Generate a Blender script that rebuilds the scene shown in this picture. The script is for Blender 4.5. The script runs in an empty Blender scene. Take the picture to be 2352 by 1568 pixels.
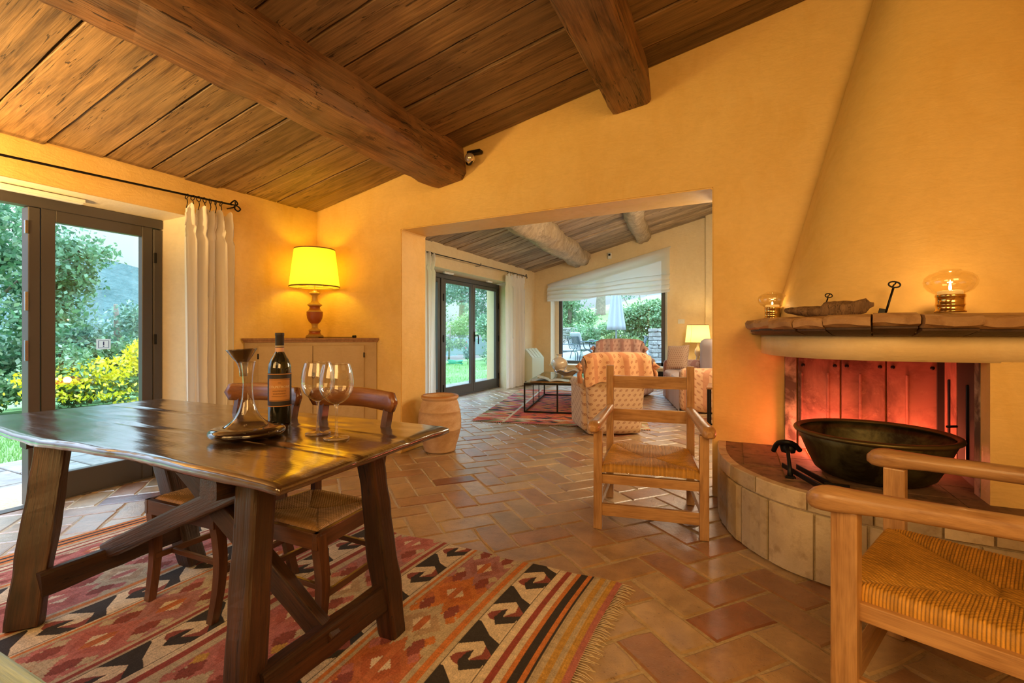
import bpy, bmesh, math, random
import numpy as np
from mathutils import Vector, Matrix, noise
random.seed(7); rng = np.random.default_rng(7)
PI = math.pi; SC = bpy.context.scene; COL = SC.collection
R_ = math.radians
# ------------------------------------------------------------------ camera
cam = bpy.data.cameras.new('camera'); camo = bpy.data.objects.new('camera', cam); COL.objects.link(camo)
camo.location = (0, 0, 1.2); camo.rotation_euler = (PI/2, 0, R_(25.5))
cam.sensor_width = 36; cam.lens = 1078/2352*36; cam.shift_y = -19/2352; cam.clip_start = .02; cam.clip_end = 2000
SC.camera = camo
# ------------------------------------------------------------------ sky, lights, exposure
SC.view_settings.view_transform = 'Standard'; SC.view_settings.look = 'None'
SC.view_settings.gamma = 1; SC.view_settings.use_curve_mapping = False
SC.view_settings.exposure = 0.0
W = bpy.data.worlds.new('world'); SC.world = W; W.use_nodes = True
wn = W.node_tree; bg = wn.nodes['Background']
tc = wn.nodes.new('ShaderNodeTexCoord'); sp = wn.nodes.new('ShaderNodeSeparateXYZ'); rp = wn.nodes.new('ShaderNodeValToRGB')
wn.links.new(tc.outputs['Generated'], sp.inputs[0]); wn.links.new(sp.outputs['Z'], rp.inputs[0]); wn.links.new(rp.outputs[0], bg.inputs[0])
rp.color_ramp.elements[0].position = 0.0; rp.color_ramp.elements[0].color = (.66, .74, .84, 1)
rp.color_ramp.elements[1].position = 0.95; rp.color_ramp.elements[1].color = (6.2, 8.2, 10.8, 1)
e_ = rp.color_ramp.elements.new(.28); e_.color = (1.5, 1.8, 2.2, 1)
bg.inputs[1].default_value = 1.0
def light(name, kind, loc, energy, color, size=1, rot=None, target=None, size_y=None, spot=None, spread=None):
    l = bpy.data.lights.new(name, kind); l.energy = energy; l.color = color
    if kind == 'AREA':
        l.size = size
        if size_y: l.shape = 'RECTANGLE'; l.size_y = size_y
        if spread: l.spread = R_(spread)
    elif kind in ('POINT', 'SPOT'): l.shadow_soft_size = size
    if kind == 'SPOT': l.spot_size = R_(spot or 80); l.spot_blend = .8
    if kind == 'SUN': l.angle = size
    o = bpy.data.objects.new(name, l); COL.objects.link(o); o.location = loc
    if target is not None: o.rotation_euler = (Vector(target)-Vector(loc)).to_track_quat('-Z', 'Y').to_euler()
    elif rot: o.rotation_euler = rot
    return o
WARM = (1.0, .58, .20)
light('room_light_right', 'AREA', (1.3, -1.2, 2.5), 88, WARM, 1.6, target=(-.6, 3.0, 1.2))
light('room_light_left', 'AREA', (-2.2, -1.6, 2.3), 62, WARM, 1.6, target=(-2.2, 2.5, 1.4))
light('ceiling_uplight', 'SPOT', (-3.75, .10, 1.55), 480, (1, .60, .20), .10, target=(-3.7, .75, 2.5), spot=110)
light('floor_fill', 'AREA', (-.8, -.6, 1.9), 6, (1, .66, .30), 1.2, target=(-.9, 1.8, 0))
light('far_room_fill', 'POINT', (.12, 5.9, 2.4), 85, (1, .80, .52), .2)  # unseen fill added to brighten the far room
light('soffit_fill', 'POINT', (-.15, 7.2, 2.1), 70, (1, .84, .62), .35)  # soft fill added out of view to lift doorway soffit, jambs and far ceiling
light('jamb_fill', 'POINT', (.08, 4.9, 1.7), 30, (1, .80, .55), .12)  # no lamp stands here; hidden fill added for the left jamb and soffit
light('sky_sun', 'SUN', (0, 0, 20), .5, (.95, .97, 1), .6, rot=(R_(38), R_(14), R_(-30)))
cy = SC.cycles
cy.max_bounces = 7; cy.diffuse_bounces = 3; cy.glossy_bounces = 3; cy.transmission_bounces = 6; cy.transparent_max_bounces = 20
cy.caustics_reflective = False; cy.caustics_refractive = False; cy.sample_clamp_indirect = 5
cy.use_denoising = True; cy.use_adaptive_sampling = True; cy.adaptive_threshold = .03
try: cy.denoiser = 'OPENIMAGEDENOISE'
except Exception: pass
# ------------------------------------------------------------------ helpers: objects
def link(name, mesh, mat=None, parent=None, loc=(0, 0, 0), rot=(0, 0, 0), world=False, smooth=False):
    o = bpy.data.objects.new(name, mesh); COL.objects.link(o)
    if mat is not None and not mesh.materials: mesh.materials.append(mat)
    if smooth:
        mesh.polygons.foreach_set('use_smooth', [True]*len(mesh.polygons))
    loc = Vector(loc)
    if parent is not None:
        o.parent = parent
        if world: loc = loc - absloc(parent)
    o.location = loc; o.rotation_euler = rot
    return o
def absloc(o):
    v = Vector(o.location)
    while o.parent: o = o.parent; v += Vector(o.location)
    return v
def thing(name, label, cat, loc=(0, 0, 0), rotz=0, group=None, scale=1):
    o = bpy.data.objects.new(name, None); COL.objects.link(o); o.empty_display_size = .1
    o.location = loc; o.rotation_euler = (0, 0, rotz); o.scale = (scale,)*3
    return tag(o, label, cat, group)
def tag(o, label=None, cat=None, group=None, kind=None):
    if label: o['label'] = label
    if cat: o['category'] = cat
    if group: o['group'] = group
    if kind: o['kind'] = kind
    return o
def struct(o): o['kind'] = 'structure'; return o
def dup(root, loc, rotz, label=None, group=None, scale=None):
    r = root.copy(); COL.objects.link(r); r.location = loc; r.rotation_euler = (0, 0, rotz)
    if scale: r.scale = (scale,)*3
    if label: r['label'] = label
    if group: r['group'] = group
    for ch in list(root.children):
        c = ch.copy(); COL.objects.link(c); c.parent = r
        for g in list(ch.children):
            d = g.copy(); COL.objects.link(d); d.parent = c
    return r
# ------------------------------------------------------------------ helpers: meshes
def pymesh(name, v, f):
    m = bpy.data.meshes.new(name); m.from_pydata([tuple(map(float, p)) for p in v], [], [tuple(int(i) for i in q) for q in f]); m.update(); return m
def bm2(bm, name='mesh', autosm=None):
    bmesh.ops.recalc_face_normals(bm, faces=bm.faces)
    m = bpy.data.meshes.new(name); bm.to_mesh(m); bm.free()
    return m
def bbox(bm, c, s, bev=0, seg=1, rot=None):
    r = bmesh.ops.create_cube(bm, size=1)
    M = Matrix.Translation(c) @ (rot.to_4x4() if rot else Matrix.Identity(4)) @ Matrix.Diagonal((*s, 1))
    bmesh.ops.transform(bm, matrix=M, verts=r['verts'])
    if bev:
        es = list({e for v in r['verts'] for e in v.link_edges})
        bmesh.ops.bevel(bm, geom=es, offset=bev, segments=seg, affect='EDGES', profile=.6)
def box(c, s, bev=0, seg=1, rot=None):
    bm = bmesh.new(); bbox(bm, c, s, bev, seg, rot); return bm2(bm)
def boxes(lst, bev=0, seg=1):
    bm = bmesh.new()
    for c, s in lst: bbox(bm, c, s, bev, seg)
    return bm2(bm)
def frame_between(p0, p1, roll=0):
    p0 = Vector(p0); p1 = Vector(p1); z = (p1-p0); L = z.length; z.normalize()
    up = Vector((0, 0, 1)) if abs(z.z) < .95 else Vector((0, 1, 0))
    x = up.cross(z).normalized(); y = z.cross(x)
    M = Matrix((x, y, z)).transposed() @ Matrix.Rotation(roll, 3, 'Z')
    return M, L
def nz(p, s=1): return noise.noise(Vector(p)*s)
def hewn_mesh(L, w, h, nseg=8, amp=.004, seed=0, k=3, rad=.15, taper=(1, 1), bulge=None, cap=.5):
    """rounded, slightly uneven squared timber along local z, 0..L"""
    pts = []
    r = rad*min(w, h)
    for cx, cy, a0 in ((w/2-r, h/2-r, 0), (-w/2+r, h/2-r, PI/2), (-w/2+r, -h/2+r, PI), (w/2-r, -h/2+r, 1.5*PI)):
        for i in range(k):
            a = a0+PI/2*i/(k-1); pts.append((cx+r*math.cos(a), cy+r*math.sin(a)))
    n = len(pts); V = []; F = []
    for j in range(nseg+1):
        t = j/nseg; sc = taper[0]+(taper[1]-taper[0])*t
        if bulge: sc *= bulge(t)
        ce = 1.0
        for x, y in pts:
            q = Vector((x*9+seed*3.1, y*9+seed*1.7, t*L*4))
            d = amp*(noise.noise(q)*1.6+noise.noise(q*2.7)*.8)
            ln = math.hypot(x, y) or 1
            e = 1-(cap*min(w, h)*.06/ln if j in (0, nseg) else 0)
            V.append(((x*sc*e)+x/ln*d, (y*sc*e)+y/ln*d, t*L))
    for j in range(nseg):
        for i in range(n):
            a = j*n+i; b = j*n+(i+1) % n; F.append((a, b, b+n, a+n))
    F.append(tuple(range(n-1, -1, -1))); F.append(tuple(nseg*n+i for i in range(n)))
    m = pymesh('timber', V, F)
    return m
def hewn(name, p0, p1, w, h, mat, parent=None, roll=0, world=True, smooth=False, **kw):
    M, L = frame_between(p0, p1, roll)
    m = hewn_mesh(L, w, h, **kw)
    o = link(name, m, mat, parent, p0, M.to_euler(), world, smooth)
    return o
def bar(name, p0, p1, w, h, mat, parent=None, roll=0, bev=.003, world=False, seg=2):
    M, L = frame_between(p0, p1, roll)
    return link(name, box((0, 0, L/2), (w, h, L), bev, seg), mat, parent, p0, M.to_euler(), world)
def lathe_mesh(prof, n=32, close=False):
    V = []; F = []
    for r, z in prof:
        for i in range(n):
            a = 2*PI*i/n; V.append((r*math.cos(a), r*math.sin(a), z))
    for j in range(len(prof)-1):
        for i in range(n):
            a = j*n+i; b = j*n+(i+1) % n; F.append((a, b, b+n, a+n))
    if prof[0][0] > 1e-5 and close: F.append(tuple(range(n-1, -1, -1)))
    if prof[-1][0] > 1e-5 and close: F.append(tuple((len(prof)-1)*n+i for i in range(n)))
    m = pymesh('lathe', V, F)
    if prof[0][0] <= 1e-5 or prof[-1][0] <= 1e-5:
        bm = bmesh.new(); bm.from_mesh(m); bmesh.ops.remove_doubles(bm, verts=bm.verts, dist=1e-5); bm.to_mesh(m); bm.free()
    m.polygons.foreach_set('use_smooth', [True]*len(m.polygons))
    return m
def tube_bm(bm, pts, r, n=8, caps=True):
    pts = [Vector(p) for p in pts]; rings = []
    rr = r if hasattr(r, '__len__') else [r]*len(pts)
    t0 = (pts[1]-pts[0]).normalized(); up = Vector((0, 0, 1)) if abs(t0.z) < .9 else Vector((1, 0, 0))
    x = up.cross(t0).normalized()
    for i, p in enumerate(pts):
        t = (pts[min(i+1, len(pts)-1)]-pts[max(i-1, 0)]).normalized()
        x = (x-t*x.dot(t)).normalized(); y = t.cross(x)
        rings.append([bm.verts.new(p+(x*math.cos(2*PI*k/n)+y*math.sin(2*PI*k/n))*rr[i]) for k in range(n)])
    for a, b in zip(rings, rings[1:]):
        for k in range(n): bm.faces.new((a[k], a[(k+1) % n], b[(k+1) % n], b[k])).smooth = True
    if caps: bm.faces.new(rings[0][::-1]); bm.faces.new(rings[-1])
def tubes(lst, r=.01, n=8):
    bm = bmesh.new()
    for p in lst:
        rad = r
        if isinstance(p, tuple) and len(p) == 2 and isinstance(p[0], list): p, rad = p
        tube_bm(bm, p, rad, n)
    return bm2(bm)
def catmull(P, n=8, closed=False):
    P = [np.array(p, float) for p in P]; out = []
    m = len(P)
    for i in range(m if closed else m-1):
        p0 = P[(i-1) % m] if closed or i > 0 else 2*P[0]-P[1]; p1 = P[i]; p2 = P[(i+1) % m]
        p3 = P[(i+2) % m] if closed or i+2 < m else 2*P[-1]-P[-2]
        for k in range(n):
            t = k/n; out.append(.5*((2*p1)+(-p0+p2)*t+(2*p0-5*p1+4*p2-p3)*t*t+(-p0+3*p1-3*p2+p3)*t**3))
    if not closed: out.append(P[-1])
    return out
def loft(rings, closed=True, caps=True, smooth=True):
    n = len(rings[0]); V = [p for r in rings for p in r]; F = []
    for j in range(len(rings)-1):
        for i in range(n if closed else n-1):
            a = j*n+i; b = j*n+(i+1) % n; F.append((a, b, b+n, a+n))
    if caps: F.append(tuple(range(n-1, -1, -1))); F.append(tuple((len(rings)-1)*n+i for i in range(n)))
    m = pymesh('loft', V, F)
    bm = bmesh.new(); bm.from_mesh(m); bmesh.ops.recalc_face_normals(bm, faces=bm.faces); bm.to_mesh(m); bm.free()
    if smooth:
        m.polygons.foreach_set('use_smooth', [len(p.vertices) == 4 for p in m.polygons])
    return m
def grid(nx, ny, fn, smooth=True):
    V = [fn(i/(nx-1), j/(ny-1)) for j in range(ny) for i in range(nx)]
    F = [(j*nx+i, j*nx+i+1, (j+1)*nx+i+1, (j+1)*nx+i) for j in range(ny-1) for i in range(nx-1)]
    m = pymesh('grid', V, F)
    if smooth: m.polygons.foreach_set('use_smooth', [True]*len(m.polygons))
    return m
def npgrid(P, colors=None, smooth=True, name='grid'):
    """P: (ny,nx,3) array; colors (ny,nx,3) linear -> point colour attribute Col"""
    ny, nx, _ = P.shape
    m = bpy.data.meshes.new(name)
    idx = np.arange(nx*ny).reshape(ny, nx)
    q = np.stack([idx[:-1, :-1], idx[:-1, 1:], idx[1:, 1:], idx[1:, :-1]], -1).reshape(-1, 4)
    m.vertices.add(nx*ny); m.vertices.foreach_set('co', P.reshape(-1).astype(np.float32))
    m.loops.add(q.size); m.loops.foreach_set('vertex_index', q.reshape(-1).astype(np.int32))
    m.polygons.add(len(q)); m.polygons.foreach_set('loop_start', np.arange(0, q.size, 4, dtype=np.int32))
    m.polygons.foreach_set('loop_total', np.full(len(q), 4, dtype=np.int32))
    m.update(); m.validate()
    if colors is not None:
        a = m.color_attributes.new('Col', 'FLOAT_COLOR', 'POINT')
        c = np.ones((nx*ny, 4), np.float32); c[:, :3] = colors.reshape(-1, 3); a.data.foreach_set('color', c.reshape(-1))
    if smooth: m.polygons.foreach_set('use_smooth', np.ones(len(q), bool))
    return m
def ext_poly(poly, axis, a, b):
    """extrude a 2-D polygon along axis ('x','y','z') from a to b"""
    n = len(poly)
    def P(p, t): return {'x': (t, p[0], p[1]), 'y': (p[0], t, p[1]), 'z': (p[0], p[1], t)}[axis]
    V = [P(p, a) for p in poly]+[P(p, b) for p in poly]
    F = [tuple(range(n)), tuple(range(2*n-1, n-1, -1))]+[(i, i+n, (i+1) % n+n, (i+1) % n) for i in range(n)]
    return V, F
def joinvf(lst, name='joined'):
    V = []; F = []
    for v, f in lst:
        o = len(V); V += list(v); F += [tuple(i+o for i in q) for q in f]
    m = pymesh(name, V, F)
    bm = bmesh.new(); bm.from_mesh(m); bmesh.ops.recalc_face_normals(bm, faces=bm.faces); bm.to_mesh(m); bm.free()
    return m
def srgb(r, g, b):
    return tuple(((c/255)/12.92 if c/255 <= .04045 else ((c/255+.055)/1.055)**2.4) for c in (r, g, b))
# ------------------------------------------------------------------ helpers: materials
class NT:
    def __init__(s, name):
        s.m = bpy.data.materials.new(name); s.m.use_nodes = True; s.t = s.m.node_tree
        s.b = s.t.nodes['Principled BSDF']; s.out = s.t.nodes['Material Output']
    def n(s, typ, props=None, **ins):
        nd = s.t.nodes.new('ShaderNode'+typ)
        for k, v in (props or {}).items(): setattr(nd, k, v)
        for k, v in ins.items():
            key = int(k[1:]) if k[0] == '_' and k[1:].isdigit() else k.replace('_', ' ')
            s.set(nd.inputs[key], v)
        return nd
    def set(s, inp, v):
        if hasattr(v, 'is_output') or isinstance(v, bpy.types.NodeSocket): s.t.links.new(v, inp)
        elif isinstance(v, tuple) and len(v) == 3 and inp.type == 'RGBA': inp.default_value = (*v, 1)
        else: inp.default_value = v
    def coord(s, k='Object'): return s.n('TexCoord').outputs[k]
    def mapv(s, v, sc=(1, 1, 1), loc=(0, 0, 0), rot=(0, 0, 0)): return s.n('Mapping', None, _0=v, _1=loc, _2=rot, _3=sc).outputs[0]
    def noise(s, v, scale=5, detail=4, rough=.5, dist=0): return s.n('TexNoise', None, Vector=v, Scale=scale, Detail=detail, Roughness=rough, Distortion=dist).outputs['Fac']
    def vor(s, v, scale=5, feat='F1', out='Distance', rnd=1): return s.n('TexVoronoi', {'feature': feat}, Vector=v, Scale=scale, Randomness=rnd).outputs[out]
    def wave(s, v, scale=5, dist=0, detail=2, dirn='X', ds=1): return s.n('TexWave', {'bands_direction': dirn}, Vector=v, Scale=scale, Distortion=dist, Detail=detail, Detail_Scale=ds).outputs['Fac']
    def ma(s, op, a, b=0, c=0, clamp=False):
        nd = s.n('Math', {'operation': op, 'use_clamp': clamp}, _0=a, _1=b)
        s.set(nd.inputs[2], c); return nd.outputs[0]
    def ramp(s, f, stops, interp='LINEAR'):
        nd = s.n('ValToRGB', None, _0=f); r = nd.color_ramp; r.interpolation = interp
        while len(r.elements) < len(stops): r.elements.new(.5)
        for e, (p, c) in zip(r.elements, stops): e.position = p; e.color = (*c, 1) if len(c) == 3 else c
        return nd.outputs[0]
    def mix(s, f, a, b, mode='MIX'):
        nd = s.n('Mix', {'data_type': 'RGBA', 'blend_type': mode}); s.set(nd.inputs[0], f); s.set(nd.inputs[6], a); s.set(nd.inputs[7], b); return nd.outputs[2]
    def bump(s, h, strength=.3, dist=.01, normal=None):
        nd = s.n('Bump', None, Height=h, Strength=strength, Distance=dist)
        if normal is not None: s.set(nd.inputs['Normal'], normal)
        return nd.outputs[0]
    def fin(s, col=None, rough=None, normal=None, **kw):
        if col is not None: s.set(s.b.inputs['Base Color'], col)
        if rough is not None: s.set(s.b.inputs['Roughness'], rough)
        if normal is not None: s.set(s.b.inputs['Normal'], normal)
        for k, v in kw.items(): s.set(s.b.inputs[k.replace('_', ' ')], v)
        if normal is not None: s.set(s.b.inputs['Coat Normal'], normal)
        return s.m
def rnd_island(m):
    g = m.n('NewGeometry').outputs['Random Per Island']; o = m.n('ObjectInfo').outputs['Random']
    return m.ma('FRACT', m.ma('ADD', g, o))
def plain(name, col, rough=.5, **kw): return NT(name).fin(col, rough, **kw)
def wood(name, c1, c2, c3=None, rough=.5, scale=1, grain=12, bump=.25, rndm=.35, coat=0, cracks=0, spec=.5, blotch=.35):
    m = NT(name); c = m.coord(); r = m.n('ObjectInfo').outputs['Random']
    off = m.n('CombineXYZ', None, _0=m.ma('MULTIPLY', r, 13.0), _1=m.ma('MULTIPLY', r, 7.0), _2=m.ma('MULTIPLY', r, 29.0)).outputs[0]
    v = m.n('VectorMath', {'operation': 'ADD'}, _0=c, _1=off).outputs[0]
    vs = m.mapv(v, (grain*scale, grain*scale, .9*scale))
    a = m.noise(vs, 2.2, 6, .6, .6); b = m.noise(m.mapv(v, (60*scale, 60*scale, 1.5*scale)), 2, 3, .6)
    big = m.noise(v, 2.3*scale, 3, .55)
    f = m.ma('ADD', m.ma('MULTIPLY', a, .7), m.ma('MULTIPLY', b, .3))
    fine = m.noise(m.mapv(v, (150*scale, 150*scale, 5*scale)), 2, 2, .6)
    f = m.ma('ADD', m.ma('MULTIPLY', f, .86), m.ma('MULTIPLY', fine, .14))
    col = m.ramp(f, [(.36, c1), (.64, c2)])
    kn = m.vor(m.mapv(v, (3.2*scale, 3.2*scale, 1.1*scale)), 1.0); ring = m.ma('LESS_THAN', kn, .055)
    col = m.mix(m.ma('MULTIPLY', ring, .55), col, tuple(x*.3 for x in c1))
    if c3: col = m.mix(m.ma('MULTIPLY', m.ramp(big, [(.42, (0, 0, 0)), (.62, (1, 1, 1))]), blotch), col, c3)
    k = m.ma('ADD', 1-rndm/2, m.ma('MULTIPLY', r, rndm))
    col = m.mix(1.0, col, m.n('CombineColor', None, _0=k, _1=k, _2=k).outputs[0], 'MULTIPLY')
    h = m.ma('ADD', m.ma('MULTIPLY', a, .8), m.ma('MULTIPLY', b, .5))
    if cracks:
        w = m.noise(m.mapv(v, (9*scale, 9*scale, .30*scale)), 2.2, 3, .5, .15)
        cr = m.ma('LESS_THAN', m.ma('ABSOLUTE', m.ma('SUBTRACT', w, .5)), .0035*cracks)
        col = m.mix(m.ma('MULTIPLY', cr, .8), col, tuple(x*.12 for x in c1)); h = m.ma('SUBTRACT', h, m.ma('MULTIPLY', cr, 1.2))
    m.fin(col, m.ma('ADD', rough-.1, m.ma('MULTIPLY', a, .2)), m.bump(h, bump, .006))
    m.b.inputs['Coat Weight'].default_value = coat; m.b.inputs['Coat IOR'].default_value = 1.85 if coat >= 1 else 1.5; m.b.inputs['Coat Roughness'].default_value = .12
    m.b.inputs['Specular IOR Level'].default_value = spec
    return m.m
def emit(name, col, strength):
    m = NT(name); e = m.n('Emission', None, Color=(*col, 1), Strength=strength); m.t.links.new(e.outputs[0], m.out.inputs[0]); return m.m
def glass(name, tint=(1, 1, 1), refl=.06, edge=.8, rough=0.0, blend=.25):
    """thin clear glass: see-through with Fresnel reflections"""
    m = NT(name); t = m.n('BsdfTransparent', None, Color=(*tint, 1)); g = m.n('BsdfGlossy', None, Color=(1, 1, 1, 1), Roughness=rough)
    lw = m.n('LayerWeight', None, Blend=blend).outputs['Facing']
    f = m.ma('ADD', refl, m.ma('MULTIPLY', m.ma('POWER', lw, 3.0), edge), clamp=True)
    x = m.n('MixShader'); m.t.links.new(f, x.inputs[0]); m.t.links.new(t.outputs[0], x.inputs[1]); m.t.links.new(g.outputs[0], x.inputs[2])
    m.t.links.new(x.outputs[0], m.out.inputs[0]); return m.m
def cloth(name, col, trans=.35, alpha=1.0, weave=600):
    m = NT(name); c = m.coord()
    d = m.n('BsdfDiffuse', None, Color=(*col, 1)); t = m.n('BsdfTranslucent', None, Color=(*col, 1))
    x = m.n('MixShader', None, _0=trans, _1=d.outputs[0], _2=t.outputs[0])
    if alpha < 1:
        tr = m.n('BsdfTransparent'); x = m.n('MixShader', None, _0=alpha, _1=tr.outputs[0], _2=x.outputs[0])
    m.t.links.new(x.outputs[0], m.out.inputs[0]); return m.m
def colattr(name, rough=.8, bumpscale=0, bstr=.3, mult=None, sheen=0):
    m = NT(name); a = m.n('Attribute', {'attribute_name': 'Col'}).outputs['Color']; c = m.coord()
    nm = None
    if bumpscale: nm = m.bump(m.noise(c, bumpscale, 3, .6), bstr, .004)
    nv = m.noise(c, 30, 3, .6)
    a = m.mix(.35, a, m.mix(1.0, a, m.ramp(nv, [(.3, (.45, .45, .45)), (.7, (1.25, 1.25, 1.25))]), 'MULTIPLY'))
    return m.fin(a, rough, nm)
# ------------------------------------------------------------------ materials
def plaster(name, c1, c2, c3):
    m = NT(name); c = m.coord()
    n1 = m.noise(c, 1.1, 5, .6, .4); n2 = m.noise(m.mapv(c, (1, 1, .5)), 4.5, 6, .65, .8); n3 = m.noise(c, 70, 4, .6)
    col = m.mix(m.ramp(n1, [(.38, (0, 0, 0)), (.66, (1, 1, 1))]), c1, c2)
    col = m.mix(m.ma('MULTIPLY', m.ramp(n2, [(.5, (0, 0, 0)), (.72, (1, 1, 1))]), .45), col, c3)
    tro = m.noise(m.mapv(c, (2, 2, 6)), 3.5, 5, .55, 1.5)
    n4 = m.noise(m.mapv(c, (1, 1, 1.6)), 17, 5, .7, .5); k4 = m.ma('ADD', .90, m.ma('MULTIPLY', n4, .2)); col = m.mix(1.0, col, m.n('CombineColor', None, _0=k4, _1=k4, _2=k4).outputs[0], 'MULTIPLY')
    h = m.ma('ADD', m.ma('MULTIPLY', n3, .35), m.ma('MULTIPLY', tro, 1.0))
    return m.fin(col, m.ma('ADD', .38, m.ma('MULTIPLY', n2, .25)), m.bump(h, .34, .007), Specular_IOR_Level=.35)
M = {}
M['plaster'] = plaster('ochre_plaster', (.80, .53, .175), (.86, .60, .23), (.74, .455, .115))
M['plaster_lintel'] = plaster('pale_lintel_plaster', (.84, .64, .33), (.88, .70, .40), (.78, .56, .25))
M['plaster_far'] = plaster('pale_plaster', (.80, .62, .36), (.84, .68, .43), (.74, .54, .27))
M['plaster_white'] = plaster('cream_plaster', (.80, .70, .52), (.84, .75, .58), (.72, .62, .46))
M['plank'] = wood('ceiling_plank_wood', (.07, .036, .014), (.34, .20, .085), (.22, .15, .08), rough=.62, scale=1, grain=9, bump=.5, rndm=.5, cracks=1.2)
M['plank_far'] = wood('grey_plank_wood', (.13, .08, .045), (.58, .42, .26), (.34, .27, .20), rough=.8, scale=1, grain=8, bump=.5, rndm=.6, cracks=1.4)
M['beam'] = wood('hewn_beam_wood', (.05, .02, .008), (.40, .19, .07), (.36, .25, .15), rough=.55, scale=.8, grain=6, bump=1.0, rndm=.1, cracks=1.5)
M['log'] = wood('bleached_log_wood', (.30, .22, .14), (.62, .50, .35), (.40, .28, .16), rough=.85, scale=.8, grain=5, bump=.8, rndm=.1, cracks=1.3)
M['tabletop'] = wood('dark_table_top_wood', (.012, .006, .003), (.075, .034, .014), (.11, .055, .022), rough=.22, scale=1, grain=7, bump=.16, rndm=.1, coat=1.0, cracks=.5, spec=.8)
M['tableleg'] = wood('dark_trestle_wood', (.009, .004, .0025), (.08, .028, .009), (.028, .013, .008), rough=.5, scale=1.2, grain=9, bump=.5, rndm=.35, coat=.12, cracks=1.2, blotch=.7)
M['chairwood'] = wood('brown_chair_wood', (.05, .02, .010), (.13, .050, .022), None, rough=.36, scale=2, grain=10, bump=.12, rndm=.2, coat=.3)
M['railwood'] = wood('chair_top_rail_wood', (.16, .055, .02), (.30, .115, .04), None, rough=.3, scale=2, grain=8, bump=.1, rndm=.1, coat=.5)
M['beech'] = wood('pale_beech_wood', (.27, .125, .045), (.60, .345, .145), (.64, .39, .18), rough=.36, scale=2.2, grain=7, bump=.1, rndm=.12, coat=.3)
M['edgewood'] = wood('moulding_wood', (.22, .09, .03), (.38, .18, .07), None, rough=.45, scale=2, grain=8, bump=.1, rndm=.1)
M['cabinet'] = plaster('distressed_cabinet_paint', (.50, .36, .20), (.60, .46, .28), (.38, .26, .13))
M['iron'] = plain('black_iron', (.012, .011, .011), .45, Metallic=.6)
M['bronze_frame'] = plain('dark_bronze_door_frame', (.085, .075, .070), .38, Metallic=.2)
M['steel'] = plain('hinge_steel', (.45, .47, .5), .25, Metallic=1.0)
M['brass'] = plain('polished_brass', (.83, .56, .20), .12, Metallic=1.0)
M['white_plastic'] = plain('white_plastic', (.78, .78, .74), .35)
M['heater_paint'] = plain('pale_green_enamel', (.66, .70, .52), .35)
M['pane'] = glass('window_glass', (.90, .97, .96), .05, .7)
M['wineglass'] = glass('clear_drinking_glass', (.95, .94, .90), .09, 1.0, 0, .5)
M['decanter'] = glass('clear_decanter_glass', (.93, .92, .89), .08, .9, 0, .5)
M['lampglass'] = glass('lantern_glass', (.96, .92, .80), .10, 1.0, 0, .42)
M['wine'] = plain('dark_red_wine', (.010, .002, .002), .25, Specular_IOR_Level=.15)
M['curtain'] = cloth('white_linen_curtain', (.95, .92, .88), .30, 1.0)
M['blind'] = cloth('sheer_blind_cloth', (.90, .85, .74), .5, .88)
# floor tile
def tile_mat(name):
    m = NT(name); c = m.coord('Object'); r = rnd_island(m)
    g = m.n('NewGeometry').outputs['Position']
    base = m.ramp(r, [(0, (.42, .20, .10)), (.16, (.48, .29, .145)), (.33, (.55, .37, .19)), (.5, (.44, .25, .13)), (.66, (.60, .43, .24)), (.82, (.42, .29, .17)), (.955, (.36, .13, .07)), (.985, (.18, .035, .018))], 'CONSTANT')
    n1 = m.noise(g, 7, 6, .65, .5); n2 = m.noise(g, 26, 5, .7); n3 = m.noise(g, 130, 3, .6)
    col = m.mix(m.ramp(n1, [(.36, (0, 0, 0)), (.66, (.8, .8, .8))]), base, m.mix(1.0, base, (.55, .50, .46), 'MULTIPLY'))
    col = m.mix(m.ma('MULTIPLY', m.ramp(n2, [(.54, (0, 0, 0)), (.75, (1, 1, 1))]), .55), col, (.46, .30, .16))
    n5 = m.noise(g, 3.1, 4, .6); col = m.mix(m.ma('MULTIPLY', m.ramp(n5, [(.45, (0, 0, 0)), (.68, (1, 1, 1))]), .45), col, m.mix(1.0, col, (.42, .36, .30), 'MULTIPLY'))
    sp = m.ma('GREATER_THAN', m.ma('ADD', m.noise(g, 85, 3, .55), m.ma('MULTIPLY', n1, .25)), .79)
    col = m.mix(m.ma('MULTIPLY', sp, .55), col, (.07, .03, .015))
    h = m.ma('ADD', m.ma('MULTIPLY', n2, .8), m.ma('MULTIPLY', n3, .35)); h = m.ma('SUBTRACT', h, m.ma('MULTIPLY', sp, .5))
    rg = m.ma('ADD', .16, m.ma('MULTIPLY', n2, .36))
    return m.fin(col, rg, m.bump(h, .5, .007), Specular_IOR_Level=.7, Coat_Weight=.8, Coat_Roughness=.34, Coat_IOR=1.8)
M['tile'] = tile_mat('terracotta_floor_tile')
def mortar(name, c1, c2):
    m = NT(name); c = m.coord(); n1 = m.noise(c, 60, 5, .7)
    return m.fin(m.ramp(n1, [(.3, c1), (.7, c2)]), .85, m.bump(n1, .6, .006))
M['mortar'] = mortar('sandy_mortar', (.38, .29, .18), (.60, .48, .32))
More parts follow.
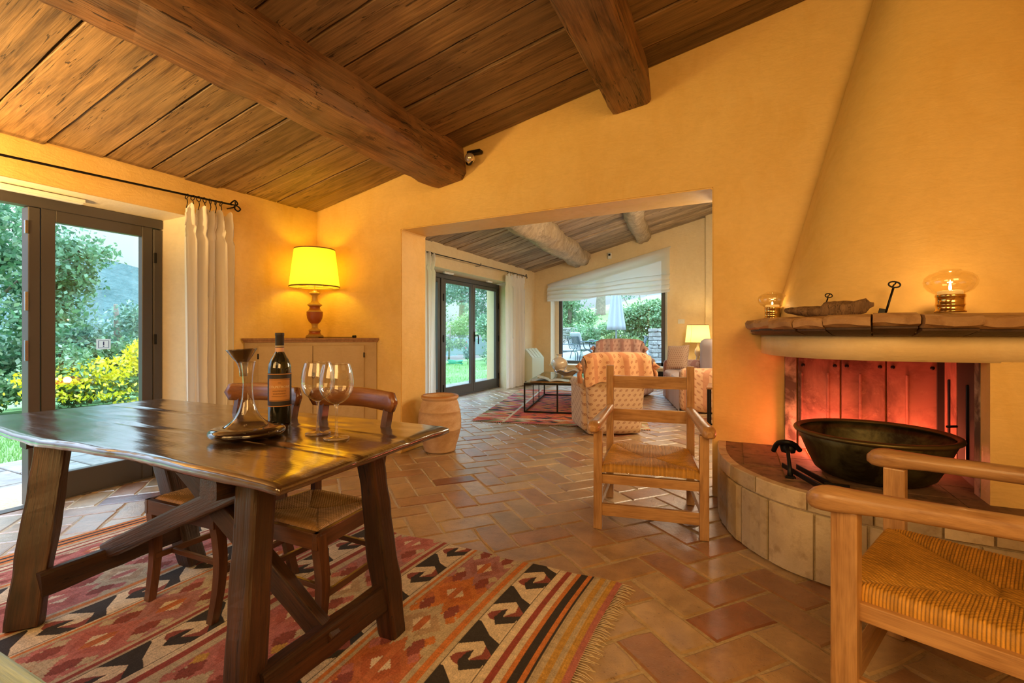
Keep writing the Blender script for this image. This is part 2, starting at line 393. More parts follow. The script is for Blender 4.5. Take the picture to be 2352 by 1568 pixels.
def stone(name, c1, c2, c3, sc=1, rough=.75):
    m = NT(name); c = m.coord(); r = rnd_island(m)
    v = m.n('VectorMath', {'operation': 'ADD'}, _0=c, _1=m.n('CombineXYZ', None, _0=m.ma('MULTIPLY', r, 9.), _1=r, _2=m.ma('MULTIPLY', r, 5.)).outputs[0]).outputs[0]
    n1 = m.noise(v, 6*sc, 6, .65, .3); n2 = m.noise(v, 45*sc, 4, .7); n3 = m.noise(v, 14*sc, 4, .6)
    col = m.mix(m.ramp(n1, [(.35, (0, 0, 0)), (.66, (1, 1, 1))]), c1, c2)
    col = m.mix(m.ma('MULTIPLY', m.ramp(n3, [(.52, (0, 0, 0)), (.7, (1, 1, 1))]), .7), col, c3)
    k = m.ma('ADD', .85, m.ma('MULTIPLY', r, .3)); col = m.mix(1.0, col, m.n('CombineColor', None, _0=k, _1=k, _2=k).outputs[0], 'MULTIPLY')
    return m.fin(col, rough, m.bump(m.ma('ADD', n2, n1), .5, .006))
M['hearthstone'] = stone('hearth_stone', (.50, .40, .26), (.62, .51, .34), (.33, .23, .13))
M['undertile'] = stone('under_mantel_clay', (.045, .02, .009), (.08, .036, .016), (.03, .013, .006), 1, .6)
M['hearthtop'] = stone('sooty_hearth_tile', (.17, .095, .05), (.27, .16, .09), (.035, .022, .015))
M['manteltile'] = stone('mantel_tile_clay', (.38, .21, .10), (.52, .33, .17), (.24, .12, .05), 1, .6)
M['graystone'] = stone('grey_garden_stone', (.28, .28, .27), (.42, .42, .40), (.18, .18, .175))
M['paving'] = stone('terrace_paving', (.17, .165, .16), (.26, .245, .225), (.14, .115, .095))
M['pillarstone'] = stone('pillar_stone', (.32, .26, .19), (.42, .35, .27), (.24, .19, .14))
M['gravel'] = stone('gravel_ground', (.26, .26, .27), (.36, .36, .37), (.22, .22, .23), 4)
def soot_metal():
    m = NT('sooty_fireback_metal'); c = m.coord(); n1 = m.noise(c, 3.2, 6, .65, .6); n2 = m.noise(c, 22, 5, .7)
    col = m.mix(m.ramp(n1, [(.38, (0, 0, 0)), (.62, (1, 1, 1))]), (.42, .20, .15), (.15, .06, .045))
    col = m.mix(m.ma('MULTIPLY', m.ramp(n2, [(.55, (0, 0, 0)), (.7, (1, 1, 1))]), .5), col, (.50, .28, .20))
    return m.fin(col, .6, m.bump(n2, .3, .004))
M['fireback'] = soot_metal()
def sooty():
    m = NT('sooty_firebox_plaster'); c = m.coord(); n1 = m.noise(c, 4.5, 6, .6, .8)
    return m.fin(m.mix(m.ramp(n1, [(.44, (0, 0, 0)), (.58, (1, 1, 1))]), (.50, .40, .30), (.11, .075, .055)), .8, m.bump(n1, .4, .005))
M['sooty'] = sooty(); M['soot'] = plain('black_soot', (.03, .022, .018), .85)
def terracotta():
    m = NT('jar_terracotta'); c = m.coord(); n1 = m.noise(m.mapv(c, (1, 1, 2)), 5, 6, .65, .5); n2 = m.noise(c, 60, 4, .6)
    col = m.mix(m.ramp(n1, [(.35, (0, 0, 0)), (.65, (1, 1, 1))]), (.50, .30, .16), (.66, .46, .28))
    return m.fin(col, .62, m.bump(m.ma('ADD', n1, n2), .35, .006))
M['jar'] = terracotta()
def basin_m():
    m = NT('tarnished_copper_basin'); c = m.coord(); n1 = m.noise(c, 7, 6, .65, .5)
    col = m.mix(m.ramp(n1, [(.38, (0, 0, 0)), (.66, (1, 1, 1))]), (.030, .024, .012), (.15, .14, .06))
    return m.fin(col, m.ma('ADD', .3, m.ma('MULTIPLY', n1, .3)), m.bump(n1, .2, .006), Metallic=.75)
M['basin'] = basin_m()
M['basin_rim'] = plain('basin_rim_metal', (.13, .10, .04), .4, Metallic=.8)
def shade(name, col, strength):
    m = NT(name); c = m.coord(); z = m.n('SeparateXYZ', None, _0=c).outputs[2]
    d = m.n('BsdfDiffuse', None, Color=(.8, .66, .35, 1)); t = m.n('BsdfTranslucent', None, Color=(.85, .66, .26, 1))
    x = m.n('MixShader', None, _0=.6, _1=d.outputs[0], _2=t.outputs[0])
    e = m.n('Emission', None, Color=(*col, 1), Strength=strength)
    a = m.n('AddShader', None, _0=x.outputs[0], _1=e.outputs[0]); m.t.links.new(a.outputs[0], m.out.inputs[0]); return m.m
M['shade'] = shade('lit_lampshade', (1, .56, .002), .34)
M['shade_far'] = shade('lit_lampshade_pale', (1, .70, .18), .6)
M['ceramic'] = plain('cream_ceramic', (.66, .55, .42), .12, Coat_Weight=.8)
M['ceramic_rim'] = plain('blue_ceramic_rim', (.05, .07, .16), .2)
M['wax'] = NT('candle_wax').fin((.9, .7, .38), .4, Emission_Color=(1, .5, .12, 1), Emission_Strength=.6)
M['flame'] = emit('candle_flame', (1, .62, .22), 30)
M['ember'] = emit('glowing_embers', (1, .09, .025), 7)
M['table_glass'] = glass('smoked_table_glass', (.62, .68, .60), .16, .9)
def leaf(name, c1, c2, c3=None, tr=.35):
    m = NT(name); r = m.n('NewGeometry').outputs['Random Per Island']
    st = [(0, c1), (.6, c2)]+([(1, c3)] if c3 else [])
    col = m.ramp(r, st); d = m.n('BsdfDiffuse', None, Color=col); t = m.n('BsdfTranslucent', None, Color=col)
    g = m.n('BsdfGlossy', None, Color=(1, 1, 1, 1), Roughness=.45)
    x = m.n('MixShader', None, _0=tr, _1=d.outputs[0], _2=t.outputs[0]); y = m.n('MixShader', None, _0=.05, _1=x.outputs[0], _2=g.outputs[0])
    m.t.links.new(y.outputs[0], m.out.inputs[0]); return m.m
M['leaf_tree'] = leaf('poplar_leaf', (0.058, 0.187, 0.094), (0.173, 0.374, 0.187), (0.374, 0.533, 0.346))
M['leaf_dark'] = leaf('dark_leaf', (0.072, 0.173, 0.122), (0.173, 0.324, 0.216), (0.288, 0.432, 0.302))
M['leaf_light'] = leaf('light_leaf', (0.144, 0.274, 0.086), (0.274, 0.403, 0.144), (0.432, 0.504, 0.216))
M['leaf_hedge'] = leaf('hedge_leaf', (0.086, 0.230, 0.086), (0.230, 0.418, 0.180), (0.418, 0.547, 0.346))
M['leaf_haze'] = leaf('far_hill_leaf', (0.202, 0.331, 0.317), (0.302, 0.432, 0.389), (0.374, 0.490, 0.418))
M['flower'] = leaf('yellow_flower', (.85, .68, .02), (.95, .80, .04), None, .3)
M['flower_white'] = leaf('white_flower', (.85, .83, .75), (.9, .88, .8))
M['flower_red'] = leaf('red_flower', (.55, .06, .05), (.6, .1, .08))
M['bark'] = stone('tree_bark', (.22, .17, .13), (.36, .28, .21), (.12, .09, .07))
def grass_m(name, c1, c2):
    m = NT(name); c = m.coord(); n1 = m.noise(c, .8, 5, .6); n2 = m.noise(c, 40, 3, .7)
    return m.fin(m.ramp(m.ma('ADD', m.ma('MULTIPLY', n1, .6), m.ma('MULTIPLY', n2, .4)), [(.35, c1), (.65, c2)]), .9, m.bump(n2, .6, .02))
M['lawn'] = grass_m('lawn_grass', (.10, .26, .06), (.20, .38, .12))
M['slope'] = grass_m('yellow_green_slope_grass', (.18, .30, .08), (.34, .42, .17))  # paler, yellower green than the lawn grass
M['blade'] = leaf('grass_blade', (0.115, 0.274, 0.065), (0.216, 0.403, 0.122), (0.331, 0.490, 0.202))
M['sticker'] = cloth('translucent_sticker', (.85, .87, .9), .6)
def fabric(name, base, leafc, stripe=None, sc=1.0, axis='XZ'):
    """printed cotton: staggered small leaf sprigs, optional striped ground"""
    m = NT(name); c = m.coord(); s = m.n('SeparateXYZ', None, _0=c)
    X = m.ma('ADD', s.outputs[0], m.ma('MULTIPLY', s.outputs[1], .62)); Z = s.outputs[2]
    u = m.ma('MULTIPLY', X, 14*sc); v = m.ma('MULTIPLY', m.ma('ADD', Z, m.ma('MULTIPLY', s.outputs[1], .35)), 17*sc)
    row = m.ma('FLOOR', v); u2 = m.ma('ADD', u, m.ma('MULTIPLY', m.ma('MODULO', row, 2.0), .5))
    fu = m.ma('SUBTRACT', m.ma('FRACT', m.ma('ADD', u2, 100.)), .5); fv = m.ma('SUBTRACT', m.ma('FRACT', m.ma('ADD', v, 100.)), .5)
    ru = m.ma('ADD', m.ma('MULTIPLY', fu, .8), m.ma('MULTIPLY', fv, .6)); rv = m.ma('SUBTRACT', m.ma('MULTIPLY', fv, .8), m.ma('MULTIPLY', fu, .6))
    d = m.ma('SQRT', m.ma('ADD', m.ma('POWER', m.ma('MULTIPLY', ru, 2.1), 2.0), m.ma('POWER', m.ma('MULTIPLY', rv, 1.35), 2.0)))
    ring = m.ma('MULTIPLY', m.ma('LESS_THAN', d, .40), m.ma('GREATER_THAN', m.ma('ABSOLUTE', m.ma('SUBTRACT', d, .20)), .055))
    col = base
    if stripe:
        st = m.ma('LESS_THAN', m.ma('FRACT', m.ma('ADD', m.ma('MULTIPLY', u, .40), 50.)), .30); col = m.mix(m.ma('MULTIPLY', st, .8), base, stripe)
        ring = m.ma('MULTIPLY', ring, m.ma('SUBTRACT', 1.0, m.ma('MULTIPLY', st, .8)))
    col = m.mix(m.ma('MULTIPLY', ring, .85), col, leafc)
    n = m.noise(c, 9, 3, .5)
    return m.fin(col, .85, m.bump(n, .35, .02), Sheen_Weight=.2)
M['fab_cream'] = fabric('cream_leaf_print_cotton', (.74, .56, .42), (.30, .09, .05))
M['fab_drape'] = fabric('orange_striped_leaf_cotton', (.72, .43, .25), (.34, .09, .04), (.56, .24, .13))
M['fab_pink'] = fabric('pink_striped_cotton', (.62, .40, .36), (.30, .12, .10), (.45, .22, .20))
M['fab_cushion'] = fabric('brown_flower_cotton', (.60, .42, .30), (.24, .08, .06), None, 1.6)
M['fab_plain'] = plain('pale_pink_cotton', (.66, .50, .47), .85, Sheen_Weight=.2)
# ------------------------------------------------------------------ room shell
YG = 3.755; YB = 4.164; XL = -4.18; YF = 10.86; XLF = -4.55
def zc(x): return 2.533+.2*(x+4.18)
def zf(x): return 2.717+.243*(x+4.55)
# gable wall with the wide doorway
v, f = ext_poly([(-4.6, 0), (-3.015, 0), (-3.015, 2.235), (-.157, 2.268), (-.157, 0), (2.2, 0), (2.2, 4.6), (-4.6, 3.4)], 'y', YG, YB)
m = pymesh('wall', v, f); bm = bmesh.new(); bm.from_mesh(m)
es = [e for e in bm.edges if all(-3.1 < q.co.x < -.1 for q in e.verts)]
bmesh.ops.bevel(bm, geom=es, offset=.008, segments=2, affect='EDGES'); bmesh.ops.recalc_face_normals(bm, faces=bm.faces); bm.to_mesh(m); bm.free()
struct(link('wall_back', m, M['plaster']))
# left wall of the near room: splayed reveal at the glass door
lw = [ext_poly([(XL, 2.396), (XL, YG), (-4.75, YG), (-4.75, 2.315), (-4.42, 2.315)], 'z', 0, 2.62),
      ext_poly([(XL, 2.19), (XL, 2.62), (-4.75, 2.62), (-4.75, 2.152), (-4.42, 2.152)], 'y', -2.6, 2.396),
      ext_poly([(XL, -1.2), (XL, -2.6), (-4.75, -2.6), (-4.75, -1.1), (-4.42, -1.1)], 'z', 0, 2.62)]
struct(link('wall_left', joinvf(lw), M['plaster']))
struct(link('trim_3', joinvf([ext_poly([(-4.418, 2.3135), (-4.418, 2.3175), (-4.178, 2.3985), (-4.178, 2.3945)], 'z', .0, 2.19)]), M['plaster_white']))
struct(link('trim_4', joinvf([ext_poly([(-4.418, 2.1505), (-4.418, 2.1535), (-4.178, 2.1915), (-4.178, 2.1885)], 'y', -1.1, 2.39)]), M['plaster_white']))
struct(link('wall_right', box((2.1, .6, 2.0), (.2, 6.6, 4.2)), M['plaster']))
struct(link('wall_front', box((-1.2, -2.7, 2.0), (7.4, .2, 4.2)), M['plaster']))
# far room
struct(link('wall_left.001', joinvf([
    ext_poly([(XLF, 9.25), (XLF, YF), (-5.1, YF), (-5.1, 9.37), (-4.82, 9.37)], 'z', 0, 2.85),
    ext_poly([(XLF, 2.32), (XLF, 2.85), (-5.1, 2.85), (-5.1, 2.28), (-4.82, 2.28)], 'y', YB, 9.25),
    ext_poly([(XLF, 5.6), (XLF, YB), (-5.1, YB), (-5.1, 5.5), (-4.82, 5.5)], 'z', 0, 2.85)]), M['plaster_far']))
wx0, wx1, wz0 = -4.13, -1.36, .43
gp = [ext_poly([(-5.1, 0), (wx0, 0), (wx0, 4.3), (-5.1, 4.3)], 'y', YF, YF+.42),
      ext_poly([(wx1, 0), (.5, 0), (.5, 4.4), (wx1, 4.4)], 'y', YF, YF+.42),
      ext_poly([(wx0, 0), (wx1, 0), (wx1, wz0), (wx0, wz0)], 'y', YF, YF+.42),
      ext_poly([(wx0, 2.30), (wx1, 2.98), (wx1, 4.4), (wx0, 4.3)], 'y', YF, YF+.42)]
struct(link('wall_back.001', joinvf(gp), M['plaster_far']))
struct(link('trim_1', joinvf([ext_poly([(wx0, wz0), (wx0+.012, wz0), (wx0+.012, 2.30), (wx0, 2.30)], 'y', YF-.004, YF+.42),
     ext_poly([(wx1-.012, wz0), (wx1, wz0), (wx1, 2.97), (wx1-.012, 2.97)], 'y', YF-.004, YF+.42),
     ext_poly([(wx0-.03, wz0-.03), (wx1+.03, wz0-.03), (wx1+.03, wz0+.012), (wx0-.03, wz0+.012)], 'y', YF-.04, YF+.42)]), M['plaster_white']))
struct(link('wall_right.001', box((.4, 7.5, 2.2), (.2, 7.2, 4.6)), M['plaster_far']))
struct(link('trim_2', box((-.14, 10.78, 1.95), (.88, .16, 3.9), .01), M['plaster_far']))
# ceiling boards
ceil = struct(link('ceiling', joinvf([ext_poly([(-4.8, zc(-4.8)+.045), (2.2, zc(2.2)+.045), (2.2, zc(2.2)+.12), (-4.8, zc(-4.8)+.12)], 'y', -2.8, YG+.1)]), M['plank']))
ceil2 = struct(link('ceiling.001', joinvf([ext_poly([(-5.1, zf(-5.1)+.045), (.5, zf(.5)+.045), (.5, zf(.5)+.12), (-5.1, zf(-5.1)+.12)], 'y', YB-.1, YF+.42)]), M['plank_far']))
def tilt(x, y): return -.0315*(YG-y) if (x < -4 and y < YG) else 0
def planks(parent, zfun, xs, y0, y1, wid, mat, seeds, th=.034):
    random.seed(seeds)
    for a, b in zip(xs, xs[1:]):
        y = y1
        while y > y0:
            w = random.uniform(*wid); yy = y-w/2
            dz = random.uniform(-.010, .010)
            o = hewn('plank', (a+.003, yy, zfun(a)+th/2+.006+dz+tilt(a, yy)), (b-.003, yy+random.uniform(-.006, .006), zfun(b)+th/2+.006+dz+tilt(a, yy)), w-random.uniform(.012, .022), th, mat, parent, nseg=10, amp=.0045, seed=random.random()*50, k=2, rad=.12, cap=0)
            y -= w
planks(ceil, zc, [-4.30, -2.46, -.74, 1.0], -.55, YG, (.24, .33), M['plank'], 3)
struct_pl = link('plank_field', joinvf([ext_poly([(-4.3, zc(-4.3)+.01), (2.1, zc(2.1)+.01), (2.1, zc(2.1)+.045), (-4.3, zc(-4.3)+.045)], 'y', y-.29, y-.01) for y in (-.56, -.86, -1.16, -1.46, -1.76, -2.06)]), M['plank'], ceil); struct_pl['kind'] = 'stuff'
planks(ceil2, zf, [-4.65, -3.15, -1.72, .32], 5.0, YF, (.13, .24), M['plank_far'], 9)
def beam(label, xc, zc_, w, h, y0, y1, mat, roll, seed, **kw):
    t = hewn('ceiling_beam', (xc, y0, zc_), (xc, y1, zc_), w, h, mat, None, roll, nseg=60, seed=seed, smooth=False, **kw)
    return tag(t, label, 'beam')
b1 = beam('long dark hewn ceiling beam above the dining table', -2.47, 2.775, .40, .37, -2.55, YG-.003, M['beam'], -.19, 3, amp=.013, k=2, rad=.15)
b2 = beam('shorter dark hewn ceiling beam above the doorway, nearer the fireplace', -.755, 3.115, .32, .31, -2.55, YG-.003, M['beam'], -.10, 8, amp=.009, k=3, rad=.11)
def logbeam(label, pts, r, seed):
    P = catmull(pts, 22); n = 30; rings = []
    for i, p in enumerate(P):
        ring = []
        for k in range(n):
            a = 2*PI*k/n; d = r*(1+.22*noise.noise(Vector((math.cos(a)*1.3+seed, math.sin(a)*1.3, p[1]*1.1)))+.14*noise.noise(Vector((math.cos(a)*3, math.sin(a)*3+seed, p[1]*3.5)))+.07*noise.noise(Vector((math.cos(a)*7, math.sin(a)*7+seed, p[1]*9))))
            ring.append((p[0]+math.cos(a)*d, p[1], p[2]+math.sin(a)*d))
        rings.append(ring)
    return tag(link('ceiling_log', loft(rings), M['log']), label, 'beam')
logbeam('thick bleached round log beam over the far sitting area, left one', [(-2.95, 4.2, 3.0), (-3.03, 6.5, 3.02), (-3.2, 8.8, 3.01), (-3.37, YF-.01, 3.03)], .25, 2)
logbeam('shorter bleached round log beam over the far sitting area, right one', [(-1.35, 4.2, 3.42), (-1.45, 7, 3.42), (-1.75, 9.2, 3.41), (-1.90, YF-.01, 3.42)], .185, 6)
# ------------------------------------------------------------------ floor of terracotta tiles laid in herringbone
floor = struct(link('floor', joinvf([ext_poly([(-5.15, -2.7), (2.1, -2.7), (2.1, 11.2), (-5.15, 11.2)], 'z', -.12, -.005)]), M['mortar']))
TW = .175; TH = R_(49); e1 = np.array([math.cos(TH), math.sin(TH)]); e2 = np.array([-e1[1], e1[0]])
def tilemesh(seed):
    rr = random.Random(seed); bm = bmesh.new()
    L, Wd, H = .35-.013, .175-.013, .02
    c = [(-L/2, -Wd/2), (0, -Wd/2), (L/2, -Wd/2), (L/2, 0), (L/2, Wd/2), (0, Wd/2), (-L/2, Wd/2), (-L/2, 0)]
    c = [(x+rr.uniform(-.0055, .0055), y+rr.uniform(-.0055, .0055)) for x, y in c]
    rings = [[(x, y, -H) for x, y in c], [(x, y, -.004) for x, y in c], [(x*(1-.009/(L/2)) if abs(x) > .01 else x, y*(1-.008/(Wd/2)), rr.uniform(-.0004, .0008)) for x, y in c]]
    vs = [[bm.verts.new(p) for p in r] for r in rings]
    for a, b in zip(vs, vs[1:]):
        for i in range(8): bm.faces.new((a[i], a[(i+1) % 8], b[(i+1) % 8], b[i]))
    cc = bm.verts.new((0, 0, rr.uniform(-.001, .0006)))
    for i in range(8): bm.faces.new((vs[2][i], vs[2][(i+1) % 8], cc))
    m = bm2(bm); m.materials.append(M['tile']); return m
TM = [tilemesh(i) for i in range(10)]
A0 = np.array([-.53, 2.38])
cand = []
for y in range(-70, 75):
    for k in range(-18, 19):
        x = y+4*k
        hc = A0+e1*(x+1-1)*TW+e2*(y+.5-.5)*TW          # tile lying along e1
        cand.append((hc[0], hc[1], TH))
        xv, yv = y+3+4*k, y                             # tile lying along e2
        vc = A0+e1*(xv+.5-1)*TW+e2*(yv+1-.5)*TW
        cand.append((vc[0], vc[1], TH+PI/2))
def hearth_in(x, y): return y < 3.9 and x > -.02 and (y > 3.0 or (x > .25 and y > 2.75) or (x > .5 and y > 2.62))
tiles = []; rest = []
for x, y, a in cand:
    if not (-4.95 < x < 1.9 and .2 < y < 10.8): continue
    if y > YB and (x > .2): continue
    if YG+.1 < y < YB-.1 and (x < -3.08 or x > -.1): continue
    if y < YG and x < -4.5: continue
    if hearth_in(x, y): continue
    d = -x*math.sin(R_(-25.5))*-1; dep = .4305*-x+.9026*y; lat = .9026*x+.4305*y
    if dep < .5 or abs(lat/dep) > 1.35: continue
    vis = 1.2*1078/dep < 1568-765+90
    under = (-3.15 < x < -.62 and .5 < y < 2.10)
    tiles.append((dep+(100 if under or not vis else 0), x, y, a, dep))
tiles.sort()
for i, (_, x, y, a, dep) in enumerate(tiles):
    if i < 300:
        rr = random.Random(i)
        o = link('tile', TM[i % 10], None, floor, (x, y, rr.uniform(-.0012, .0012)), (rr.uniform(-.004, .004), rr.uniform(-.003, .003), a+rr.choice((0, PI))+rr.uniform(-.008, .008)))
    else: rest.append((x, y, a))
V = []; F = []
for i, (x, y, a) in enumerate(rest):
    mm = TM[i % 10]; o = len(V); ca, sa = math.cos(a), math.sin(a); dz = random.uniform(-.0012, .0012)
    V += [(x+q.co.x*ca-q.co.y*sa, y+q.co.x*sa+q.co.y*ca, q.co.z+dz) for q in mm.vertices]
    F += [tuple(j+o for j in p.vertices) for p in mm.polygons]
rt = link('tile_field', pymesh('tiles', V, F), M['tile'], floor); rt['kind'] = 'stuff'
# ------------------------------------------------------------------ glazed doors
def leafdoor(root, x, y0, y1, z0, z1, st=.075, rail=.19, top=.085, th=.06, pane=True):
    o = link('door_leaf', boxes([((x, y0+st/2, (z0+z1)/2), (th, st, z1-z0)), ((x, y1-st/2, (z0+z1)/2), (th, st, z1-z0)),
        ((x, (y0+y1)/2, z0+rail/2), (th, y1-y0-2*st, rail)), ((x, (y0+y1)/2, z1-top/2), (th, y1-y0-2*st, top))], .004), M['bronze_frame'], root)
    link('pane', box((x, (y0+y1)/2, (z0+rail+z1-top)/2), (.008, y1-y0-2*st+.004, z1-z0-rail-top+.004)), M['pane'], o)
    return o
d1 = struct(bpy.data.objects.new('door_1', None)); COL.objects.link(d1)
link('door_frame', boxes([((-4.43, .6, 2.115), (.09, 3.43, .075)), ((-4.432, 2.283, 1.02), (.084, .064, 2.1)), ((-4.43, .2, -.005), (.09, 4.2, .022))], .004), M['bronze_frame'], d1)
lf = leafdoor(d1, -4.43, 1.55, 2.25, .0, 2.08, .078, .19, .085)
link('side_post', box((-4.445, 1.513, 1.04), (.10, .062, 2.07), .004), M['bronze_frame'], d1)
for z, h in ((1.93, .09), (1.42, .13), (1.08, .14)):
    link('latch_plate', box((-4.395, 1.472, z), (.02, .018, h), .002), M['steel'], d1)
for z in (1.83, 1.15, .5): link('hinge', box((-4.388, 2.262, z), (.012, .018, .085), .002), M['iron'], d1)
# warning sticker on the glass
stk = link('warning_sticker', box((-4.423, 1.92, 1.115), (.002, .092, .078), .0), M['sticker'], d1)
M['blueprint'] = plain('blue_print', (.05, .09, .35), .5)
bm = bmesh.new()
for c, s in (((0, 0, .027), (.0015, .066, .003)), ((0, 0, -.027), (.0015, .066, .003)), ((0, .033, 0), (.0015, .003, .054)), ((0, -.033, 0), (.0015, .003, .054)), ((0, 0, -.017), (.0015, .008, .008)), ((0, 0, .006), (.0015, .008, .028))): bbox(bm, c, s, .0)
link('printed_mark', bm2(bm), M['blueprint'], stk, (-4.4212, 1.92, 1.115))
d2 = struct(bpy.data.objects.new('door_2', None)); COL.objects.link(d2)
link('door_frame', boxes([((-4.82, 7.4, 2.235), (.09, 3.9, .08)), ((-4.82, 9.335, 1.1), (.09, .055, 2.22)), ((-4.82, 7.4, .01), (.09, 3.9, .03)), ((-4.82, 7.10, 1.1), (.09, .07, 2.22))], .004), M['bronze_frame'], d2)
leafdoor(d2, -4.82, 7.16, 8.22, .02, 2.19, .075, .18, .07)
lf2 = leafdoor(d2, -4.82, 8.235, 9.30, .02, 2.19, .075, .18, .07)
leafdoor(d2, -4.82, 5.55, 7.05, .02, 2.19, .075, .18, .07)
link('handle', tubes([[(-4.785, 8.27, 1.16), (-4.74, 8.27, 1.16), (-4.735, 8.32, 1.16), (-4.735, 8.335, 1.12), (-4.735, 8.335, .98)]], .011), M['iron'], lf2)
link('handle_plate', box((-4.783, 8.27, 1.13), (.012, .035, .2), .003), M['iron'], lf2)
for y, z in ((7.13, 1.85), (7.13, 1.1), (7.13, .2), (9.31, 1.8), (9.31, 1.08), (9.31, .25)): link('hinge', box((-4.77, y, z), (.016, .022, .13), .002), M['iron'], d2)
# far picture window
w1 = struct(bpy.data.objects.new('window_1', None)); COL.objects.link(w1)
yw = YF+.34
link('window_frame', joinvf([ext_poly([(wx0+.10, wz0+.01), (wx0+.185, wz0+.01), (wx0+.185, 2.38), (wx0+.10, 2.36)], 'y', yw, yw+.06),
    ext_poly([(wx1-.185, wz0+.01), (wx1-.10, wz0+.01), (wx1-.10, 2.95), (wx1-.185, 2.93)], 'y', yw, yw+.06),
    ext_poly([(wx0, wz0+.01), (wx1, wz0+.01), (wx1, wz0+.09), (wx0, wz0+.09)], 'y', yw, yw+.06),
    ext_poly([(wx0, 2.24), (wx1, 2.92), (wx1, 3.0), (wx0, 2.32)], 'y', yw, yw+.06)]), M['bronze_frame'], w1)
link('reveal_filler', joinvf([ext_poly([(wx0+.012, wz0), (wx0+.10, wz0), (wx0+.10, 2.34), (wx0+.012, 2.3)], 'y', yw, yw+.05),
     ext_poly([(wx1-.10, wz0), (wx1-.012, wz0), (wx1-.012, 2.97), (wx1-.10, 2.95)], 'y', yw, yw+.05)]), M['plaster_white'], w1)
link('pane', joinvf([ext_poly([(wx0+.1, wz0+.05), (wx1-.1, wz0+.05), (wx1-.1, 2.93), (wx0+.1, 2.3)], 'y', yw+.03, yw+.036)]), M['pane'], w1)
# ------------------------------------------------------------------ curtains, rods, emergency lights
def curtain(name, label, x, y0, y1, z0, z1, folds, amp, seed, group=None, flare=.0, mat=None):
    nx, ny = folds*14+1, 44; rr = random.Random(seed); ph = rr.random()*9
    P = np.zeros((ny, nx, 3))
    for j in range(ny):
        t = j/(ny-1); z = z1+.035+(z0-z1-.035)*t
        g = min(1, t*9); 
        for i in range(nx):
            s = i/(nx-1); a = s*folds*2*PI+ph
            w = 1+.35*math.sin(3.1*s*folds+seed)+.2*math.sin(t*3+s*9)
            xx = amp*(.45+.55*g)*w*math.sin(a+.5*math.sin(t*2.4+seed))+amp*.25*math.sin(2.3*a+t*2)
            yy = y0+(y1-y0)*s+flare*(t-.3)*(s-.5)+.3*amp*math.sin(a*2)*g
            zz = z
            if j < 3: xx += .03*math.sin(a*2+1); zz += .028*math.sin(a*1.0+seed)+.02*math.sin(a*2.7)
            if j == 4: xx *= .55
            P[j, i] = (x+xx, yy, zz if t < .99 else z0)
    loc = (x, (y0+y1)/2, z0)
    P -= np.array(loc)
    o = link(name, npgrid(P), mat or M['curtain'], None, loc)
    return tag(o, label, 'curtain', group)
def rod(label, x, ya, yb, za, zb, ringspans, finials, hook=None, group=None):
    t = thing('curtain_rod', label, 'curtain rod', (x, (ya+yb)/2, (za+zb)/2), group=group)
    link('rod', tubes([[(x, ya, za), (x, yb, zb)]], .0085), M['iron'], t, world=False); t.children[0].location = -t.location
    def zz(y): return za+(zb-za)*(y-ya)/(yb-ya)
    rings = [y for a, b, n in ringspans for y in np.linspace(a, b, n)]
    for i, y in enumerate(rings):
        pts = [(x+.019*math.cos(q), y+.006*math.sin(q*1+i), zz(y)-.012+.021*math.sin(q)) for q in np.linspace(0, 2*PI, 13)]
        pts2 = [(x, y, zz(y)-.03), (x+.004, y+.004, zz(y)-.06), (x-.002, y-.003, zz(y)-.105)]
        o = link('ring', tubes([pts, pts2], .0036, 6), M['iron'], t); o.location = -t.location
    for y in finials:
        s = 1 if y > (ya+yb)/2 else -1
        c = [(x, y, zz(y)), (x, y+s*.025, zz(y)+.03), (x, y+s*.05, zz(y)+.045), (x, y+s*.072, zz(y)+.02), (x, y+s*.05, zz(y)), (x, y+s*.045, zz(y)-.028), (x, y+s*.075, zz(y)-.045), (x, y+s*.098, zz(y)-.02), (x, y+s*.06, zz(y)+.002), (x, y, zz(y))]
        o = link('finial', tubes([catmull(c, 4)], .0065, 8), M['iron'], t); o.location = -t.location
    for y in (hook or []):
        o = link('bracket', tubes([[(x-.1, y, zz(y)-.02), (x-.02, y, zz(y)-.02), (x, y, zz(y)-.014), (x+.016, y, zz(y)), (x+.012, y, zz(y)+.03)]], .006, 6), M['iron'], t); o.location = -t.location
    return t
curtain('curtain', 'white linen curtain gathered beside the open glass door, near the yellow corner', -4.08, 2.32, 2.72, .02, 2.20, 5, .045, 2)
rod('black iron curtain rod above the near glass door, with a looped end', -4.08, -1.6, 2.72, 2.19, 2.352, [(2.335, 2.62, 7)], [2.70], [2.74])
curtain('curtain', 'white curtain on the far side of the sitting-room glass door, beside the radiator', -4.42, 9.0, 9.93, .015, 2.43, 6, .05, 5)
curtain('curtain', 'white curtain on the near side of the sitting-room glass door, half hidden by the doorway', -4.42, 5.9, 6.30, .015, 2.43, 4, .045, 8)
rod('thin black iron curtain rod in the far sitting room', -4.42, 5.8, 10.05, 2.487, 2.53, [(6.0, 6.25, 4), (9.05, 9.85, 8)], [10.0], [7.85, 9.98])
def softlight(label, x, y, z, L, group=None):
    t = thing('strip_light', label, 'light', (x, y, z), group=group)
    link('housing', box((0, 0, -.012), (.05, L, .024), .006, 2), M['white_plastic'], t)
    link('diffuser', box((0, 0, -.03), (.038, L*.96, .014), .006, 2), M['white_plastic'], t)
    return t
softlight('white strip light under the lintel of the near glass door', -4.285, 1.52, 2.168, .45)
softlight('white strip light under the far lintel, nearer the doorway', -4.68, 7.15, 2.30, .30)
softlight('white strip light under the far lintel, nearer the window', -4.68, 8.70, 2.30, .22)
